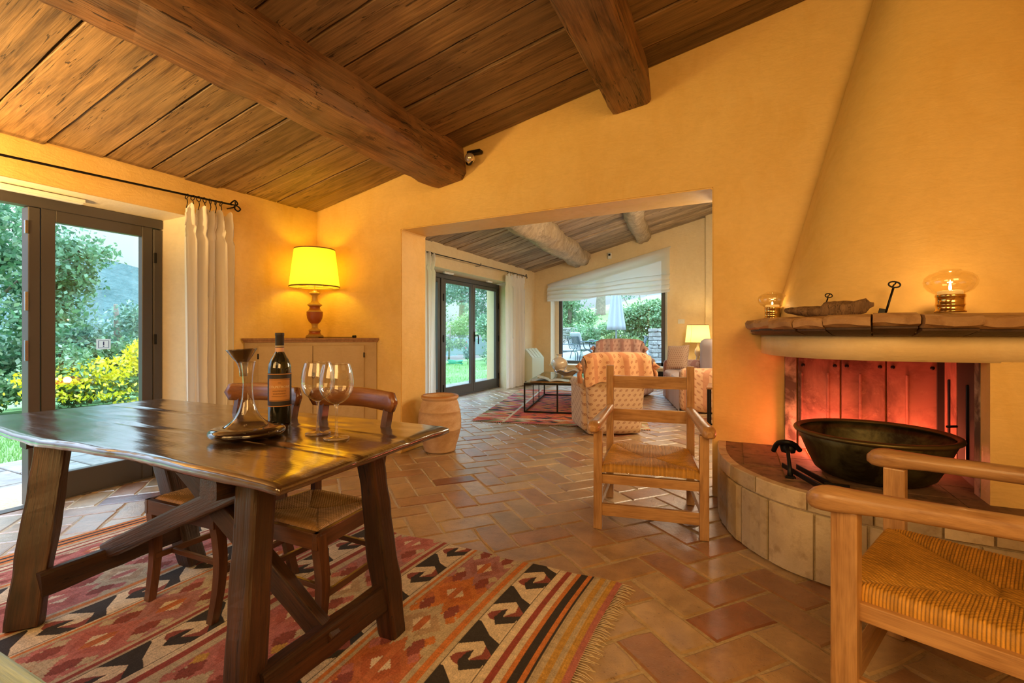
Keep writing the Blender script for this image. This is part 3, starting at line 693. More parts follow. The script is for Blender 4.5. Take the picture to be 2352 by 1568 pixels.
# wall fittings
sp_ = thing('spot_lamp', 'small round silver spotlight at the end of the long beam', 'light', (-2.165, 3.74, 2.80))
link('bulb', lathe_mesh([(.046*math.sin(a), -.046*math.cos(a)) for a in np.linspace(0, PI, 17)], 28), plain('silvered_bulb', (.75, .68, .55), .22, Metallic=.7), sp_, (.01, -.10, -.03))
link('bracket', box((.02, -.03, .045), (.14, .06, .03), .006), M['iron'], sp_)
link('collar', lathe_mesh([(.052, -.006), (.058, -.006), (.058, .012), (.05, .012)], 24), M['iron'], sp_, (0, -.085, -.03), (PI/2, 0, -.5))
sw = thing('light_switch', 'cream light switch plate on the yellow far wall beside the window', 'switch', (-1.076, YF-.002, 1.457))
link('plate', box((0, -.006, 0), (.14, .012, .10), .004), M['white_plastic'], sw)
for dx in (-.035, 0, .035): link('rocker', box((dx, -.016, 0), (.026, .01, .045), .002), M['white_plastic'], sw)
al = thing('motion_sensor', 'small white sensor box above the far blind', 'sensor', (-2.649, YF-.002, 3.0))
link('case', box((0, -.025, 0), (.09, .05, .14), .02, 3), M['white_plastic'], al); link('lens', box((0, -.054, .02), (.05, .012, .045), .004), M['iron'], al)
# radiator / fan heater
h = thing('fan_heater', 'pale green fan heater standing by the far left wall under the window corner', 'heater', (-4.30, 10.18, 0))
prof = [(-.245, .10), (-.02, .10), (-.02, .62), (-.245+.03, .84), (-.245, .84)]
link('cabinet', joinvf([ext_poly([(0+p[0]+.12, p[1]) for p in prof], 'y', -.30, .42)]), M['heater_paint'], h)
link('plinth', box((-.02, .06, .05), (.16, .60, .1)), M['bronze_frame'], h)
dr = Vector((.195, 0, -.22)).normalized()
for i in range(4):
    o = link('grille', box((0, 0, 0), (.27, .15, .006), .002), M['heater_paint'], h, (.002+.005, -.21+i*.176, .735), (0, math.atan2(.22, .195), 0))
# roman blind
nx, ny = 90, 70; P = np.zeros((ny, nx, 3))
for j in range(ny):
    t = j/(ny-1)
    for i in range(nx):
        s = i/(nx-1); x = -4.17+2.86*s
        ztop = 2.40+.70*s; zlow = 1.975+.135*s-.05*math.sin(PI*s)**2*.3
        sheer_end = .42*s+.10                                    # share of the drop that is flat cloth
        if t < .5:
            q = t/.5; zfold = zlow+.33+.05*s; z = ztop+(min(zfold, ztop-.02)-ztop)*q; y = -.03-.02*math.sin(q*PI)+.012*math.sin(s*18+q*3)*q
        else:
            q = (t-.5)/.5; zfold = min(zlow+.33+.05*s, ztop-.02); z = zfold+(zlow-zfold)*q
            fold = q*3.5; y = -.045-.055*abs(math.sin(fold*PI))*(.8+.2*math.sin(s*7)); z += .03*math.sin(2*PI*fold+.6*math.sin(s*9))+.018*math.sin(s*11+2*q)*math.sin(PI*s)
            x += .012*math.sin(fold*2*PI) if s < .03 or s > .97 else 0
        P[j, i] = (x, y-.02, z)
bl = thing('roman_blind', 'sheer white roman blind hanging aslant over the far window', 'blind', (-2.74, YF-.01, 2.4))
P -= np.array([-2.74, 0, 2.4]); link('cloth', npgrid(P), M['blind'], bl)
link('head_rail', hewn_mesh(2.98, .03, .03, 2, 0), M['curtain'], bl, (-1.45, -.02, -.01), frame_between((0, 0, 0), (2.86, 0, .70))[0].to_euler())
link('pull_cord', tubes([[(1.36, -.03, .62), (1.365, -.035, .1), (1.36, -.03, -1.2)]], .004, 5), M['curtain'], bl)
# ------------------------------------------------------------------ fireplace
fp = thing('fireplace', 'rounded corner fireplace with conical ochre chimney hood, clay mantel and raised stone hearth', 'fireplace', (.8, 3.2, 0))
FP = Vector(fp.location)
def fpart(name, mesh, mat, parent=None, **k):
    o = link(name, mesh, mat, parent or fp, **k)
    if parent is None or parent == fp: o.location = Vector(o.location)-FP
    return o
HC = [(-.11, 3.75), (-.10, 3.42), (-.055, 3.18), (.03, 2.975), (.20, 2.76), (.42, 2.64), (.72, 2.575), (1.1, 2.55), (1.5, 2.55), (1.98, 2.55)]
LC = [(.16, 3.75), (.168, 3.52), (.205, 3.28), (.30, 3.05), (.45, 2.89), (.64, 2.82), (.83, 2.82), (1.04, 2.85), (1.45, 2.87), (1.98, 2.87)]
def offset(curve, d):
    c = [np.array(p, float) for p in curve]; out = []
    for i, p in enumerate(c):
        t = c[min(i+1, len(c)-1)]-c[max(i-1, 0)]; t /= np.linalg.norm(t); nn = np.array([t[1], -t[0]]); out.append(p-nn*(-d)*-1 if False else p+np.array([t[1], -t[0]])*-d*-1)
    return out
def outw(curve, d):
    """offset towards the room (outside of the curve)"""
    c = [np.array(p, float) for p in curve]; out = []
    for i, p in enumerate(c):
        t = c[min(i+1, len(c)-1)]-c[max(i-1, 0)]; t /= np.linalg.norm(t); out.append(p+np.array([t[1], -t[0]])*d)
    return out
def prism(curve, z0, z1, back=None):
    pts = [tuple(p) for p in curve]+(back or [])
    return ext_poly(pts, 'z', z0, z1)
hc = catmull(HC, 5)
inner = outw(hc, -.05)
# core of hearth (mortar), recessed a little behind the stones
core = outw(hc, -.012)
fpart('hearth_core', joinvf([prism(core, 0, .398, [(1.98, 3.75)])]), M['mortar'])
fpart('hearth_bed', joinvf([prism(outw(hc, -.04), .395, .4165, [(1.98, 3.745)])]), M['hearthtop'])
# face stones: tall upright slabs with a course of flat tiles above
s = [0]
for a, b in zip(hc, hc[1:]): s.append(s[-1]+np.linalg.norm(b-a))
s = np.array(s); HP = np.array(hc)
def at(curve, ss, q): return np.array([np.interp(q, ss, curve[:, 0]), np.interp(q, ss, curve[:, 1])])
HPo = np.array(outw(hc, .006)); HPi = np.array(outw(hc, -.13)); HPe = np.array(outw(hc, -.045)); HPl = np.array(outw(hc, .004))
def curved_block(q0, q1, z0, z1, outer, inn, n=5, jit=.003):
    V = []; F = []
    for i in range(n+1):
        q = q0+(q1-q0)*i/n; po = at(outer, s, q); pi = at(inn, s, q); d = random.uniform(-jit, jit)
        e = .004 if i in (0, n) else 0
        po = po+(pi-po)*((d+e)/.13)
        V += [(po[0]-0, po[1], z0+.003), (po[0], po[1], z1-.006), (*(po+(pi-po)*.06), z1), (pi[0], pi[1], z1), (pi[0], pi[1], z0)]
    for i in range(n):
        for k in range(5):
            a = i*5+k; b = i*5+(k+1) % 5; F.append((a, b, b+5, a+5))
    F.append((4, 3, 2, 1, 0)); F.append(tuple(n*5+k for k in range(5)))
    return joinvf([(V, F)])
q = .01; k = 0
while q < s[-1]-.05:
    w = [.17, .20, .215, .20, .21, .235, .21][k % 7]; k += 1
    fpart('hearth_stone', curved_block(q+.006, min(q+w, s[-1])-.006, .005, .325, HPo, HPi), M['hearthstone']); q += w
q = .01; k = 0
while q < s[-1]-.05:
    w = [.23, .16, .27, .25, .29, .26][k % 6]; k += 1
    fpart('edge_stone', curved_block(q+.005, min(q+w, s[-1])-.005, .335, .420, HPo, HPe), M['hearthstone']); q += w
# top surface: large soot-stained clay slabs
tops = []
xs = [.04, .24, .44, .66, .94, 1.26, 1.60, 1.95]; ys = [2.68, 2.90, 3.13, 3.40, 3.745]
for a, b in zip(xs, xs[1:]):
    for c, d in zip(ys, ys[1:]):
        pts = [(a+.004, c+.004), (b-.004, c+.004), (b-.004, d-.004), (a+.004, d-.004)]
        ia = np.array(inner)
        if not all(x > .0 and y > np.interp(x, ia[:, 0], ia[:, 1])+.004 for x, y in pts): continue
        cp = []
        for p in pts:
            x, y = p; lim = np.interp(x, np.array(inner)[:, 0], np.array(inner)[:, 1]) if x > .03 else None
            cp.append((x, y))
        ar = abs(sum(cp[i][0]*cp[(i+1) % 4][1]-cp[(i+1) % 4][0]*cp[i][1] for i in range(4)))/2
        if ar > .004: fpart('hearth_slab', joinvf([ext_poly(cp, 'z', .39, .4195)]), M['hearthtop'])
# surround: curved lintel and right pier
lc = catmull(LC, 6); L_in = outw(lc, -.13)
ring_o = [tuple(p) for p in lc]; ring_i = [tuple(p) for p in L_in][::-1]
def strip(o, i, z0, z1, keep):
    oo = [p for p in o if keep(p)]; ii = [p for p in i if keep(p)]
    return ext_poly(oo+ii[::-1] if False else oo+ii, 'z', z0, z1)
# lintel as loft of cross-sections
secs = []
for a, b in zip(lc, L_in):
    b2 = (b[0], min(b[1], 3.75)); secs.append([(a[0], a[1], 1.065), (a[0], a[1], 1.20), (b2[0], b2[1], 1.20), (b2[0], b2[1], 1.065)])
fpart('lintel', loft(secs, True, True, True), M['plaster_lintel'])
fpart('right_pier', joinvf([ext_poly([(1.04, 2.852), (1.98, 2.872), (1.98, 3.745), (1.20, 3.745), (1.11, 3.0), (1.045, 2.99)], 'z', .42, 1.07)]), M['plaster'])
fpart('pier_lining', joinvf([ext_poly([(1.042, 2.955), (1.048, 2.955), (1.052, 2.99), (1.115, 3.0), (1.20, 3.74), (1.165, 3.74), (1.09, 3.03), (1.044, 3.02)], 'z', .422, 1.064)]), M['sooty'])
fpart('side_filler', box((1.14, 3.715, .75), (.06, .03, .66)), M['soot'])
# fireback metal plates along the rear, each with a pressed rib and rivets
pl = [(.30, .375), (.38, .62), (.625, .86), (.865, 1.12)]
for i, (a, b) in enumerate(pl):
    o = fpart('fireback_plate', box(((a+b)/2, 3.725, .75), (b-a-.006, .02, .66), .003), M['fireback'] if i else M['sooty'])
    if i:
        for rx in ((a+.02,) if i == 1 else (a+.10,)):
            link('rib', box((rx, 3.706, .72), (.014, .016, .44), .004), M['fireback'], o)
        if i == 1: link('rib', box((a+.17, 3.706, .72), (.014, .016, .44), .004), M['fireback'], o)
        for rx, rz in ((b-.03, .985), (a+.03, .985)):
            link('rivet', lathe_mesh([(0, .008), (.008, .006), (.012, 0)], 10), M['iron'], o, (rx, 3.713, rz), (PI/2, 0, 0))
for y0, y1 in ((3.45, 3.715), (3.05, 3.44)):
    x0 = 1.095+(y0-3.03)/(3.74-3.03)*.07-.018; x1 = 1.095+(y1-3.03)/(3.74-3.03)*.07-.018
    o = fpart('fireback_plate', joinvf([ext_poly([(x0, y0+.003), (x1, y1-.003), (x1+.012, y1-.003), (x0+.012, y0+.003)], 'z', .42, 1.06)]), M['fireback'] if y0 > 3.3 else M['soot'])
    link('rib', box(((x0+x1)/2-.004, (y0+y1)/2, .70), (.014, .014, .46), .004), M['iron'], o)
fpart('damper_rod', tubes([[(1.07, 3.30, .70), (1.02, 3.27, .70)]], .007, 6), M['iron'])
# chimney hood
zs = np.linspace(1.25, 4.25, 26); rings = []; n = 40
for z in zs:
    t = (z-1.25)/3.0; tt = z-1.3
    xl = .245+tt*.272; xr = 1.97-tt*.27; d = .55*(1-t)**.9+.20
    r = []
    for i in range(n+1):
        u = i/n; a = u*PI
        x = (xl+xr)/2-(xr-xl)/2*(abs(math.cos(a))**.75)*(1 if math.cos(a) > 0 else -1)
        y = YG-d*(math.sin(a)**.62) if 0 < i < n else YG+.01
        r.append((x, y, z))
    rings.append(r)
fpart('chimney_hood', loft(rings, False, False, True), M['plaster'])
fpart('shelf_core', joinvf([prism(outw(lc, .07), 1.20, 1.255, [(1.98, 3.75)])]), M['mortar'])
# mantel tiles
lcs = [0]
for a, b in zip(lc, lc[1:]): lcs.append(lcs[-1]+np.linalg.norm(b-a))
lcs = np.array(lcs); LP = np.array(lc)
def frame_at(q):
    p = at(LP, lcs, q); p2 = at(LP, lcs, min(q+.01, lcs[-1])); p1 = at(LP, lcs, max(q-.01, 0)); t = (p2-p1)/np.linalg.norm(p2-p1)
    return p, t, np.array([t[1], -t[0]])
JT = [0, .2, .4, .57, .72, .845, .965, 1.11, 1.25, 1.44, 1.66, 1.9, 2.15, 2.42]
q = .0; k = 0
while k < len(JT)-1:
    q = JT[k]; q1 = JT[k+1]; rr = random.Random(k*3+1); lift = rr.uniform(-.010, .008); out = rr.uniform(-.012, .018)
    secs = []
    for i in range(5):
        qq = q+.003+(q1-q-.006)*i/4; p, t, nn = frame_at(qq); w_ = .006*math.sin(i*1.3+k)
        def pt(o, z): return (p[0]+nn[0]*o, min(p[1]+nn[1]*o, 3.749), z)
        oo = (.155+out)*(.55+.45*min(1, q/.45))
        secs.append([pt(-.12, 1.272), pt(-.12, 1.296), pt(oo-.06, 1.288+lift), pt(oo-.012, 1.278+lift+w_), pt(oo, 1.262+lift+w_), pt(oo-.004, 1.238+lift+w_), pt(oo-.03, 1.226+lift), pt(.07, 1.226), pt(.03, 1.24)])
    fpart('mantel_tile', loft(secs, True, True, False), M['manteltile'])
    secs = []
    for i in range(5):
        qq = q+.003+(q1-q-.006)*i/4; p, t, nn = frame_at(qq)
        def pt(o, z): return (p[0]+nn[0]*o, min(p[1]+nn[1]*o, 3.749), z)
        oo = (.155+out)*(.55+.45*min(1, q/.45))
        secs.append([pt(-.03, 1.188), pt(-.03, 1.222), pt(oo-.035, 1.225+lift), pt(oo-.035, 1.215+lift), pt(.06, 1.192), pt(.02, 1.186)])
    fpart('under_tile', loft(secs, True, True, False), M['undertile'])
    q = q1; k += 1
# embers' red glow behind the basin
eb = fpart('ember_bed', grid(24, 10, lambda u, v: (.42+.60*u, 3.42+.26*v, .425+.03*max(0, math.sin(PI*u)*math.sin(PI*v))*(1+.8*nz((u*9, v*7, 0))))), M['ember'])
eb['kind'] = 'stuff'
light('ember_light', 'POINT', (.50, 3.60, .475), 9, (1, .20, .11), .05)
light('ember_light', 'POINT', (.93, 3.60, .47), 6.5, (1, .22, .10), .05)
# ------------------------------------------------------------------ things at the fire
ba = thing('copper_basin', 'large tarnished copper basin with a rolled rim on the hearth', 'basin', (.675, 3.17, .4215))
prof = [(0, .0), (.15, .001), (.235, .006), (.27, .03), (.30, .09), (.335, .18), (.358, .235)]
pin = [(r-.006, z+.006) for r, z in prof[1:]][::-1]
link('bowl', lathe_mesh(prof+pin+[(0, .006)], 56), M['basin'], ba)
link('rim', lathe_mesh([(.356+.017*math.cos(a), .236+.013*math.sin(a)) for a in np.linspace(PI, -PI, 11)], 56), M['basin_rim'], ba)
fd = thing('andiron', 'black iron channel stand lying on the hearth left of the basin', 'fire iron', (.375, 2.86, .4215))
a0 = Vector((.055, -.20, .028)); a1 = Vector((-.10, .22, .028))
for dx in (-.035, .035):
    bar('rail', a0+Vector((dx, 0, 0)), a1+Vector((dx, 0, 0)), .010, .028, M['iron'], fd)
link('end_plate', box((.055, -.205, .035), (.10, .012, .07), .002), M['iron'], fd)
fi = thing('fire_dog', 'small upright iron fire dog with a curved head at the hearth edge', 'fire iron', (.265, 2.98, .4215))
link('stem', tubes([([(0, -.05, .006), (0, -.02, .05), (-.004, .02, .12), (-.008, .05, .155)], [.015, .011, .010, .010])], .011), M['iron'], fi)
link('head', tubes([catmull([(-.07, .11, .10), (-.05, .09, .15), (-.01, .05, .17), (.03, .07, .155), (.06, .10, .12)], 5)], .014), M['iron'], fi)
link('foot', box((0, -.055, .006), (.05, .03, .012), .003), M['iron'], fi)
link('cup', lathe_mesh([(.035, 0), (.05, .05), (.046, .05), (.03, .004)], 14), M['iron'], fi, (.005, .12, .10))
# ------------------------------------------------------------------ things on the mantel
def lantern(label, loc, s, flame=1.0, energy=2.0):
    t = thing('glass_lantern', label, 'lantern', loc, group=None)
    def L(ps): return lathe_mesh([(r*s, z*s) for r, z in ps], 40)
    link('base', L([(0, 0), (.057, 0), (.057, .007), (.052, .010), (.052, .030), (.054, .032), (.054, .038), (.052, .040), (.052, .068), (.055, .071), (.055, .080), (.052, .083), (0, .083)]), M['brass'], t)
    link('candle', L([(0, .083), (.046, .083), (.046, .098), (.040, .101), (0, .099)]), M['wax'], t)
    link('globe', L([(.052, .085), (.062, .090), (.080, .102), (.094, .122), (.098, .142), (.093, .162), (.078, .178), (.055, .188), (.042, .191), (.040, .198)]), M['lampglass'], t)
    link('flame', L([(0, .100), (.005, .107), (.006, .115), (.003, .115+.015*flame), (0, .115+.024*flame)]), M['flame'], t)
    light('candle_light', 'POINT', (loc[0], loc[1], loc[2]+.122*s), energy, (1, .58, .22), .01)
    return t
lantern('small brass and glass oil lantern at the left end of the mantel', (.215, 3.50, 1.297), .87, .5, .5)
lantern('large brass and glass oil lantern with bright flame, right on the mantel', (.905, 2.865, 1.298), 1.0, 1.6, 3.2)
# driftwood
rings = []
for i in range(26):
    u = i/25; x = -.20+.40*u; w = .052*math.sin(PI*min(1, u*1.02+.02))**.6*(1 if u < .8 else 1-(u-.8)*1.2)+.004; hgt = .026*math.sin(PI*u*.97+.05)**.5+.004+(.016 if .45 < u < .95 else 0)
    r = []
    for k in range(16):
        a = 2*PI*k/16; d = 1+.28*nz((math.cos(a)*1.6, math.sin(a)*1.6, u*9), 1)+.15*nz((math.cos(a)*4, math.sin(a)*4, u*22), 1)
        r.append((x, w*math.cos(a)*d, .042+hgt*math.sin(a)*d+.015*u-.018*math.sin(PI*u)))
    rings.append(r)
M['driftwood'] = wood('weathered_driftwood', (.10, .05, .022), (.34, .20, .10), None, rough=.8, scale=1.5, grain=8, bump=.9, cracks=2)
dw = thing('driftwood', 'weathered piece of driftwood lying on the mantel', 'driftwood', (.43, 2.93, 1.284), R_(-24))
link('wood', loft(rings), M['driftwood'], dw)
link('support', box((-.04, 0, .010), (.03, .03, .02), .003), M['iron'], dw)
def key(label, loc, L, lean, rz, tilt):
    t = thing('iron_key', label, 'key', loc, rz)
    g = bpy.data.objects.new('pivot', None)
    bpy.data.objects.remove(g)
    R = Matrix.Rotation(tilt, 3, 'Y') @ Matrix.Rotation(lean, 3, 'X')
    e = R.to_euler(); s = L/.16
    link('shank', tubes([[(0, 0, .004), (0, 0, .125*s)]], .0045*s, 8), M['iron'], t, (0, 0, 0), e)
    link('bit', box((-.014*s, 0, .016*s), (.026*s, .005, .022*s), .001), M['iron'], t, (0, 0, 0), e)
    pts = [(.019*s*math.cos(a)*(1.1), 0, .142*s+.013*s*math.sin(a)) for a in np.linspace(-PI/2, 1.5*PI, 20)]
    link('bow', tubes([pts, [(-.004*s, 0, .13*s), (-.001*s, 0, .142*s)], [(.004*s, 0, .155*s), (.001*s, 0, .143*s)]], .0035*s, 6), M['iron'], t, (0, 0, 0), e)
    return t
key('smaller black iron key standing behind the driftwood', (.425, 3.07, 1.292), .135, R_(-10), R_(-30), R_(14))
key('larger black iron key leaning against the hood, between driftwood and big lantern', (.675, 2.93, 1.290), .18, R_(-8), R_(-10), R_(14))
# ------------------------------------------------------------------ kilim rug
K = dict(pink=(.50, .17, .15), gold=(.56, .32, .07), tan=(.52, .42, .29), black=(.035, .028, .027), orange=(.60, .20, .05), cream=(.70, .58, .43), red=(.32, .06, .045), mauve=(.42, .19, .19), rose=(.47, .15, .14))
BM = ["KKKKKKKKKKKK", "CKKKKKKKKKKK", "CCKKKKKKKKKK", "CCCCCCCCCCCK", "CCRCCCCCCCRK", "CCRRCCKKRRRK", "KCCRRKKCRRRK", "KCCRRKCCRRKK", "KKCCRKKKKKKK", "KKKCCKKKKKKC", "KKKKCCCCCCCC", "KKKKKCCCCCCC", "KKKKKKCCCCCC", "KKKKKKKCCCCC", "KKKKKKKKCCCC", "KKKKKKKKKKCC"]
BMA = np.array([[{'K': 0, 'C': 1, 'R': 2}[c] for c in r] for r in BM])
def lerp_cols(names): return np.array([K[n] for n in names])
HC3 = lerp_cols(['black', 'cream', 'red'])
BANDS = []
def add_b(w, kind, *a): BANDS.append((w, kind, a))
for w, c in ((.030, 'pink'), (.024, 'gold'), (.026, 'tan'), (.026, 'gold'), (.030, 'tan'), (.009, 'black'), (.020, 'orange'), (.034, 'black'), (.020, 'orange'), (.028, 'cream'), (.026, 'red'), (.034, 'cream')): add_b(w, 's', c)
AFT = [.078, .06, .05, .06, .05]; MW = [.24, .27, .26, .25]; AM = [.05, .10, .04, .05]
MED = [['mauve', 'orange', 'tan', 'rust', 'orange', 'pink', 'tan'], ['pink', 'mauve', 'tan', 'rose', 'pink', 'tan', 'gold'], ['tan', 'pink', 'rose', 'tan', 'mauve', 'pink', 'tan'], ['pink', 'pink', 'rose', 'mauve', 'tan', 'pink', 'rose'], ['rose', 'tan', 'pink', 'tan', 'rose', 'pink', 'tan']]
K['rust'] = (.50, .15, .055); K['dark'] = (.27, .065, .05)
for i in range(5):
    add_b(.150, 'h', i)
    oc = 'orange' if i in (0, 3, 4) else 'red'; w = AFT[i]
    for f_, c in ((.3, 'tan'), (.4, oc), (.3, 'tan')): add_b(w*f_, 's', c)
    if i == 4: break
    add_b(MW[i], 'm', i)
    w = AM[i]
    for f_, c in ((.35, 'tan'), (.35, 'orange' if i in (0, 2) else 'red'), (.30, 'cream')): add_b(w*f_, 's', c)
for w, c in ((.16, 'm4'), (.02, 'tan'), (.02, 'red'), (.03, 'cream'), (.014, 'red'), (.03, 'tan'), (.028, 'orange'), (.02, 'black'), (.024, 'orange'), (.02, 'black'), (.03, 'orange')):
    if c == 'm4': add_b(w, 'm', 4)
    else: add_b(w, 's', c)
HP_ = [('K', [(-.1, 0), (.10, 0), (.61, .245), (1.1, .36), (1.1, .62), (1.03, .60), (.56, .38), (0, .57), (-.1, .60)]),
       ('R', [(.09, .83), (.14, .74), (.5, .59), (.39, .71), (.39, .91), (.25, .90)]),
       ('R', [(.71, .45), (1.03, .60), (1.0, .68), (.57, .81), (.59, .75), (.77, .61)]),
       ('K', [(.33, .86), (.38, .67), (.5, .59), (.55, .79), (.99, .66), (.96, .84), (.52, 1.0)]),
       ('K', [(-.1, .56), (.022, .56), (.022, 1.02), (-.1, 1.02)]), ('K', [(.975, .6), (1.1, .6), (1.1, 1.4), (.975, 1.4)])]
def inpoly(poly, X, Y):
    r = np.zeros(X.shape, bool); n_ = len(poly)
    for i_ in range(n_):
        (x1_, y1_), (x2_, y2_) = poly[i_], poly[(i_+1) % n_]
        if y1_ == y2_: continue
        c_ = ((y1_ > Y) != (y2_ > Y)) & (X < (x2_-x1_)*(Y-y1_)/(y2_-y1_)+x1_); r ^= c_
    return r
LR = sum(b[0] for b in BANDS)
nxr, nyr = 900, 580; y0r, y1r = .42, 2.235
S = np.linspace(0, LR, nxr); Yq = np.linspace(y0r, y1r, nyr)
C = np.zeros((nyr, nxr, 3)); start = 0
Yg, _ = np.meshgrid(Yq, S, indexing='ij')
for w, kind, a in BANDS:
    ix = np.where((S >= start-1e-9) & (S < start+w+1e-9))[0]
    if len(ix):
        aa = (S[ix]-start)/w                      # 0 at right side of the band
        if kind == 's': C[:, ix] = K[a[0]]
        elif kind == 'h':
            per = .293; sr = ((1.997-Yq)/per+.37*a[0]) % 1.0; X_, Y_ = np.meshgrid(1-aa, sr)
            blk = np.tile(np.array(K['cream']), X_.shape+(1,))
            for cn_, poly in HP_:
                for sh in (0, -1, 1):
                    blk[inpoly(poly, X_, Y_+sh)] = K['black'] if cn_ == 'K' else K['dark']
            C[:, ix] = blk
        else:
            per = .255; r = (2.218-Yq)/per+.27*a[0]; p = np.round((aa-.5)*34)/34; P_, R2 = np.meshgrid(p, np.round(r*26)/26)
            tri_ = np.abs((np.abs(P_)*3.2) % 1-.5)*2; kz = np.floor(R2+.30*tri_-.15).astype(int) % 7
            pal_ = np.array([K[n] for n in MED[a[0]]]); col = pal_[kz]
            q = R2 % 1-.5
            st_ = (np.abs(P_)/.40+np.abs(q)/.42 < 1) & (np.abs(P_) > .06); col[st_] = col[st_]*np.array([.86, .74, .70])
            cb_ = np.abs(np.abs(P_)-.27)/.13+np.abs(np.abs(q)-.44)/.17 < 1; col[cb_] = K['dark']
            cb2 = np.abs(np.abs(P_)-.40)/.10+np.abs(np.abs(q)-.30)/.14 < 1; col[cb2] = pal_[(kz[cb2]+2) % 7]
            ce = np.abs(P_)/.20+np.abs(q)/.24 < 1; col[ce] = K['cream']
            ci = ce & (np.abs(P_) < .085); col[ci] = K['pink'] if a[0] % 2 else K['rust']
            C[:, ix] = col
    start += w
C *= (1+.12*rng.standard_normal((nyr, nxr, 1))+.06*rng.standard_normal((1, nxr, 1))+.05*rng.standard_normal((nyr, 1, 1))).clip(.5, 1.5)
# rug occupies world x from -.49 leftwards; its left end is a little skewed
PX = -.49-S; P = np.zeros((nyr, nxr, 3))
for j in range(nyr):
    tY = (Yq[j]-y0r)/(y1r-y0r)
    sk = (1-tY)
    x = PX+(.0)*S-.10*(S/LR)**3*sk*2.2+.10*(S/LR)**3
    x = x-.012*math.sin(Yq[j]*4+.7)-.035*(1-tY)*(1-S/LR)
    P[j, :, 0] = x; P[j, :, 1] = Yq[j]+.008*np.sin(S*7+1)*tY+.006*np.sin(S*19)*tY
wav = np.array([[noise.noise(Vector((a*2.1, b*2.6, 3))) for a in np.linspace(0, LR, 70)] for b in np.linspace(0, 1.8, 45)])
from numpy import interp
wj = np.array([interp(np.linspace(0, 69, nxr), np.arange(70), r) for r in wav]); wj = np.array([interp(np.linspace(0, 44, nyr), np.arange(45), wj[:, i]) for i in range(nxr)]).T
P[:, :, 2] = .0080+.005*(wj+.3).clip(-.4, 1)+.0006*((np.arange(nxr) % 2)[None, :])
M['kilim'] = colattr('kilim_wool', .95, 220, .5)
rug = thing('kilim_rug', 'flat-woven kilim rug with hooked bands in red, black and orange under the dining table', 'rug', (-1.9, 1.3, 0))
o = link('woven_field', npgrid(P, C, True), M['kilim'], rug); o.location = -rug.location
b_ = []
for i in range(150):
    y = y0r+(y1r-y0r)*i/149; x = -.49+P[0, 0, 0]*0-.012*math.sin(y*4+.7)-.035*(1-(y-y0r)/(y1r-y0r)); dx = random.uniform(.045, .07); dy = random.uniform(-.018, .012)
    b_.append(([(x-.004, y, .008), (x+dx*.5, y+dy*.3, .007+random.random()*.003), (x+dx, y+dy, .004)], [.0022, .002, .0012]))
M['fringe'] = plain('rug_fringe_cotton', (.62, .50, .34), .9)
fr = link('fringe', tubes(b_, .002, 5), M['fringe'], rug); fr.location = -rug.location; fr['kind'] = 'stuff'
# ------------------------------------------------------------------ trestle table
tb = thing('dining_table', 'dark old trestle table with a thick uneven plank top', 'table', (-2.15, 1.35, 0))
TZ = .78
def tabletop():
    # outline (world), live front edge
    front = [(-3.46, .93), (-3.15, .915), (-2.8, .885), (-2.5, .87), (-2.2, .90), (-1.9, .915), (-1.6, .90), (-1.14, .893)]
    back = [(-3.36, 1.755), (-2.9, 1.775), (-2.4, 1.79), (-1.9, 1.80), (-1.5, 1.80), (-1.175, 1.80)]
    nx, ny = 130, 50
    f = catmull([(x, y, 0) for x, y in front], 6); b = catmull([(x, y, 0) for x, y in back], 6)
    fx = np.array([p[0] for p in f]); fy = np.array([p[1] for p in f]); bx = np.array([p[0] for p in b]); by = np.array([p[1] for p in b])
    def edge(cx, cy, u):
        q = np.linspace(0, 1, len(cx)); return np.interp(u, q, cx), np.interp(u, q, cy)
    def top(u, v):
        x0, y0 = edge(fx, fy, u); x1, y1 = edge(bx, by, u)
        x = x0+(x1-x0)*v; y = y0+(y1-y0)*v
        e = min(u, 1-u, v, 1-v); 
        jx = .006*nz((u*26, 7, v*8)) if (u < .01 or u > .99) else 0; jy = .010*nz((u*9, 3, 0))+.002*nz((u*45, 1, 0)) if (v < .01) else 0
        z = TZ+.004*nz((x*2.2, y*3, 0))+.002*nz((x*6, y*20, 1))
        for vc, amp in ((.36, .008), (.66, .012)):
            dd = abs(v-vc-.008*nz((u*3, vc*5, 0))); 
            if dd < .012: z -= amp*(1-dd/.012)*(1 if vc > .5 or u > .35 else .4)
        if e < .02: z -= .010*(1-e/.02)**2
        return (x+jx, y+jy, z)
    V = []; F = []
    us = np.concatenate([[0, .004, .010, .018], np.linspace(.03, .97, nx-8), [.982, .990, .996, 1]]); vs = np.concatenate([[0, .006, .014, .024], np.linspace(.04, .96, ny-8), [.976, .986, .994, 1]])
    for v in vs:
        for u in us: V.append(top(u, v))
    for v in vs:
        for u in us:
            p = top(u, v); e = min(u, 1-u, v, 1-v); 
            V.append((p[0], p[1], TZ-.038+.005*nz((u*14, v*6, 5))+(.008*(1-e/.02) if e < .02 else 0)))
    nu, nv = len(us), len(vs); N = nu*nv
    for j in range(nv-1):
        for i in range(nu-1):
            a = j*nu+i; F.append((a, a+1, a+nu+1, a+nu)); F.append((N+a, N+a+nu, N+a+nu+1, N+a+1))
    for i in range(nu-1): F.append((i+1, i, N+i, N+i+1)); a = (nv-1)*nu+i; F.append((a, a+1, N+a+1, N+a))
    for j in range(nv-1): a = j*nu; F.append((a, a+nu, N+a+nu, N+a)); a = j*nu+nu-1; F.append((a+nu, a, N+a, N+a+nu))
    # local z along grain: swap axes so that the wood grain follows world x
    V2 = [(-(z-TZ), y-1.35, x+2.15) for x, y, z in V]
    m = pymesh('top', V2, F); m.polygons.foreach_set('use_smooth', [True]*len(m.polygons)); return m
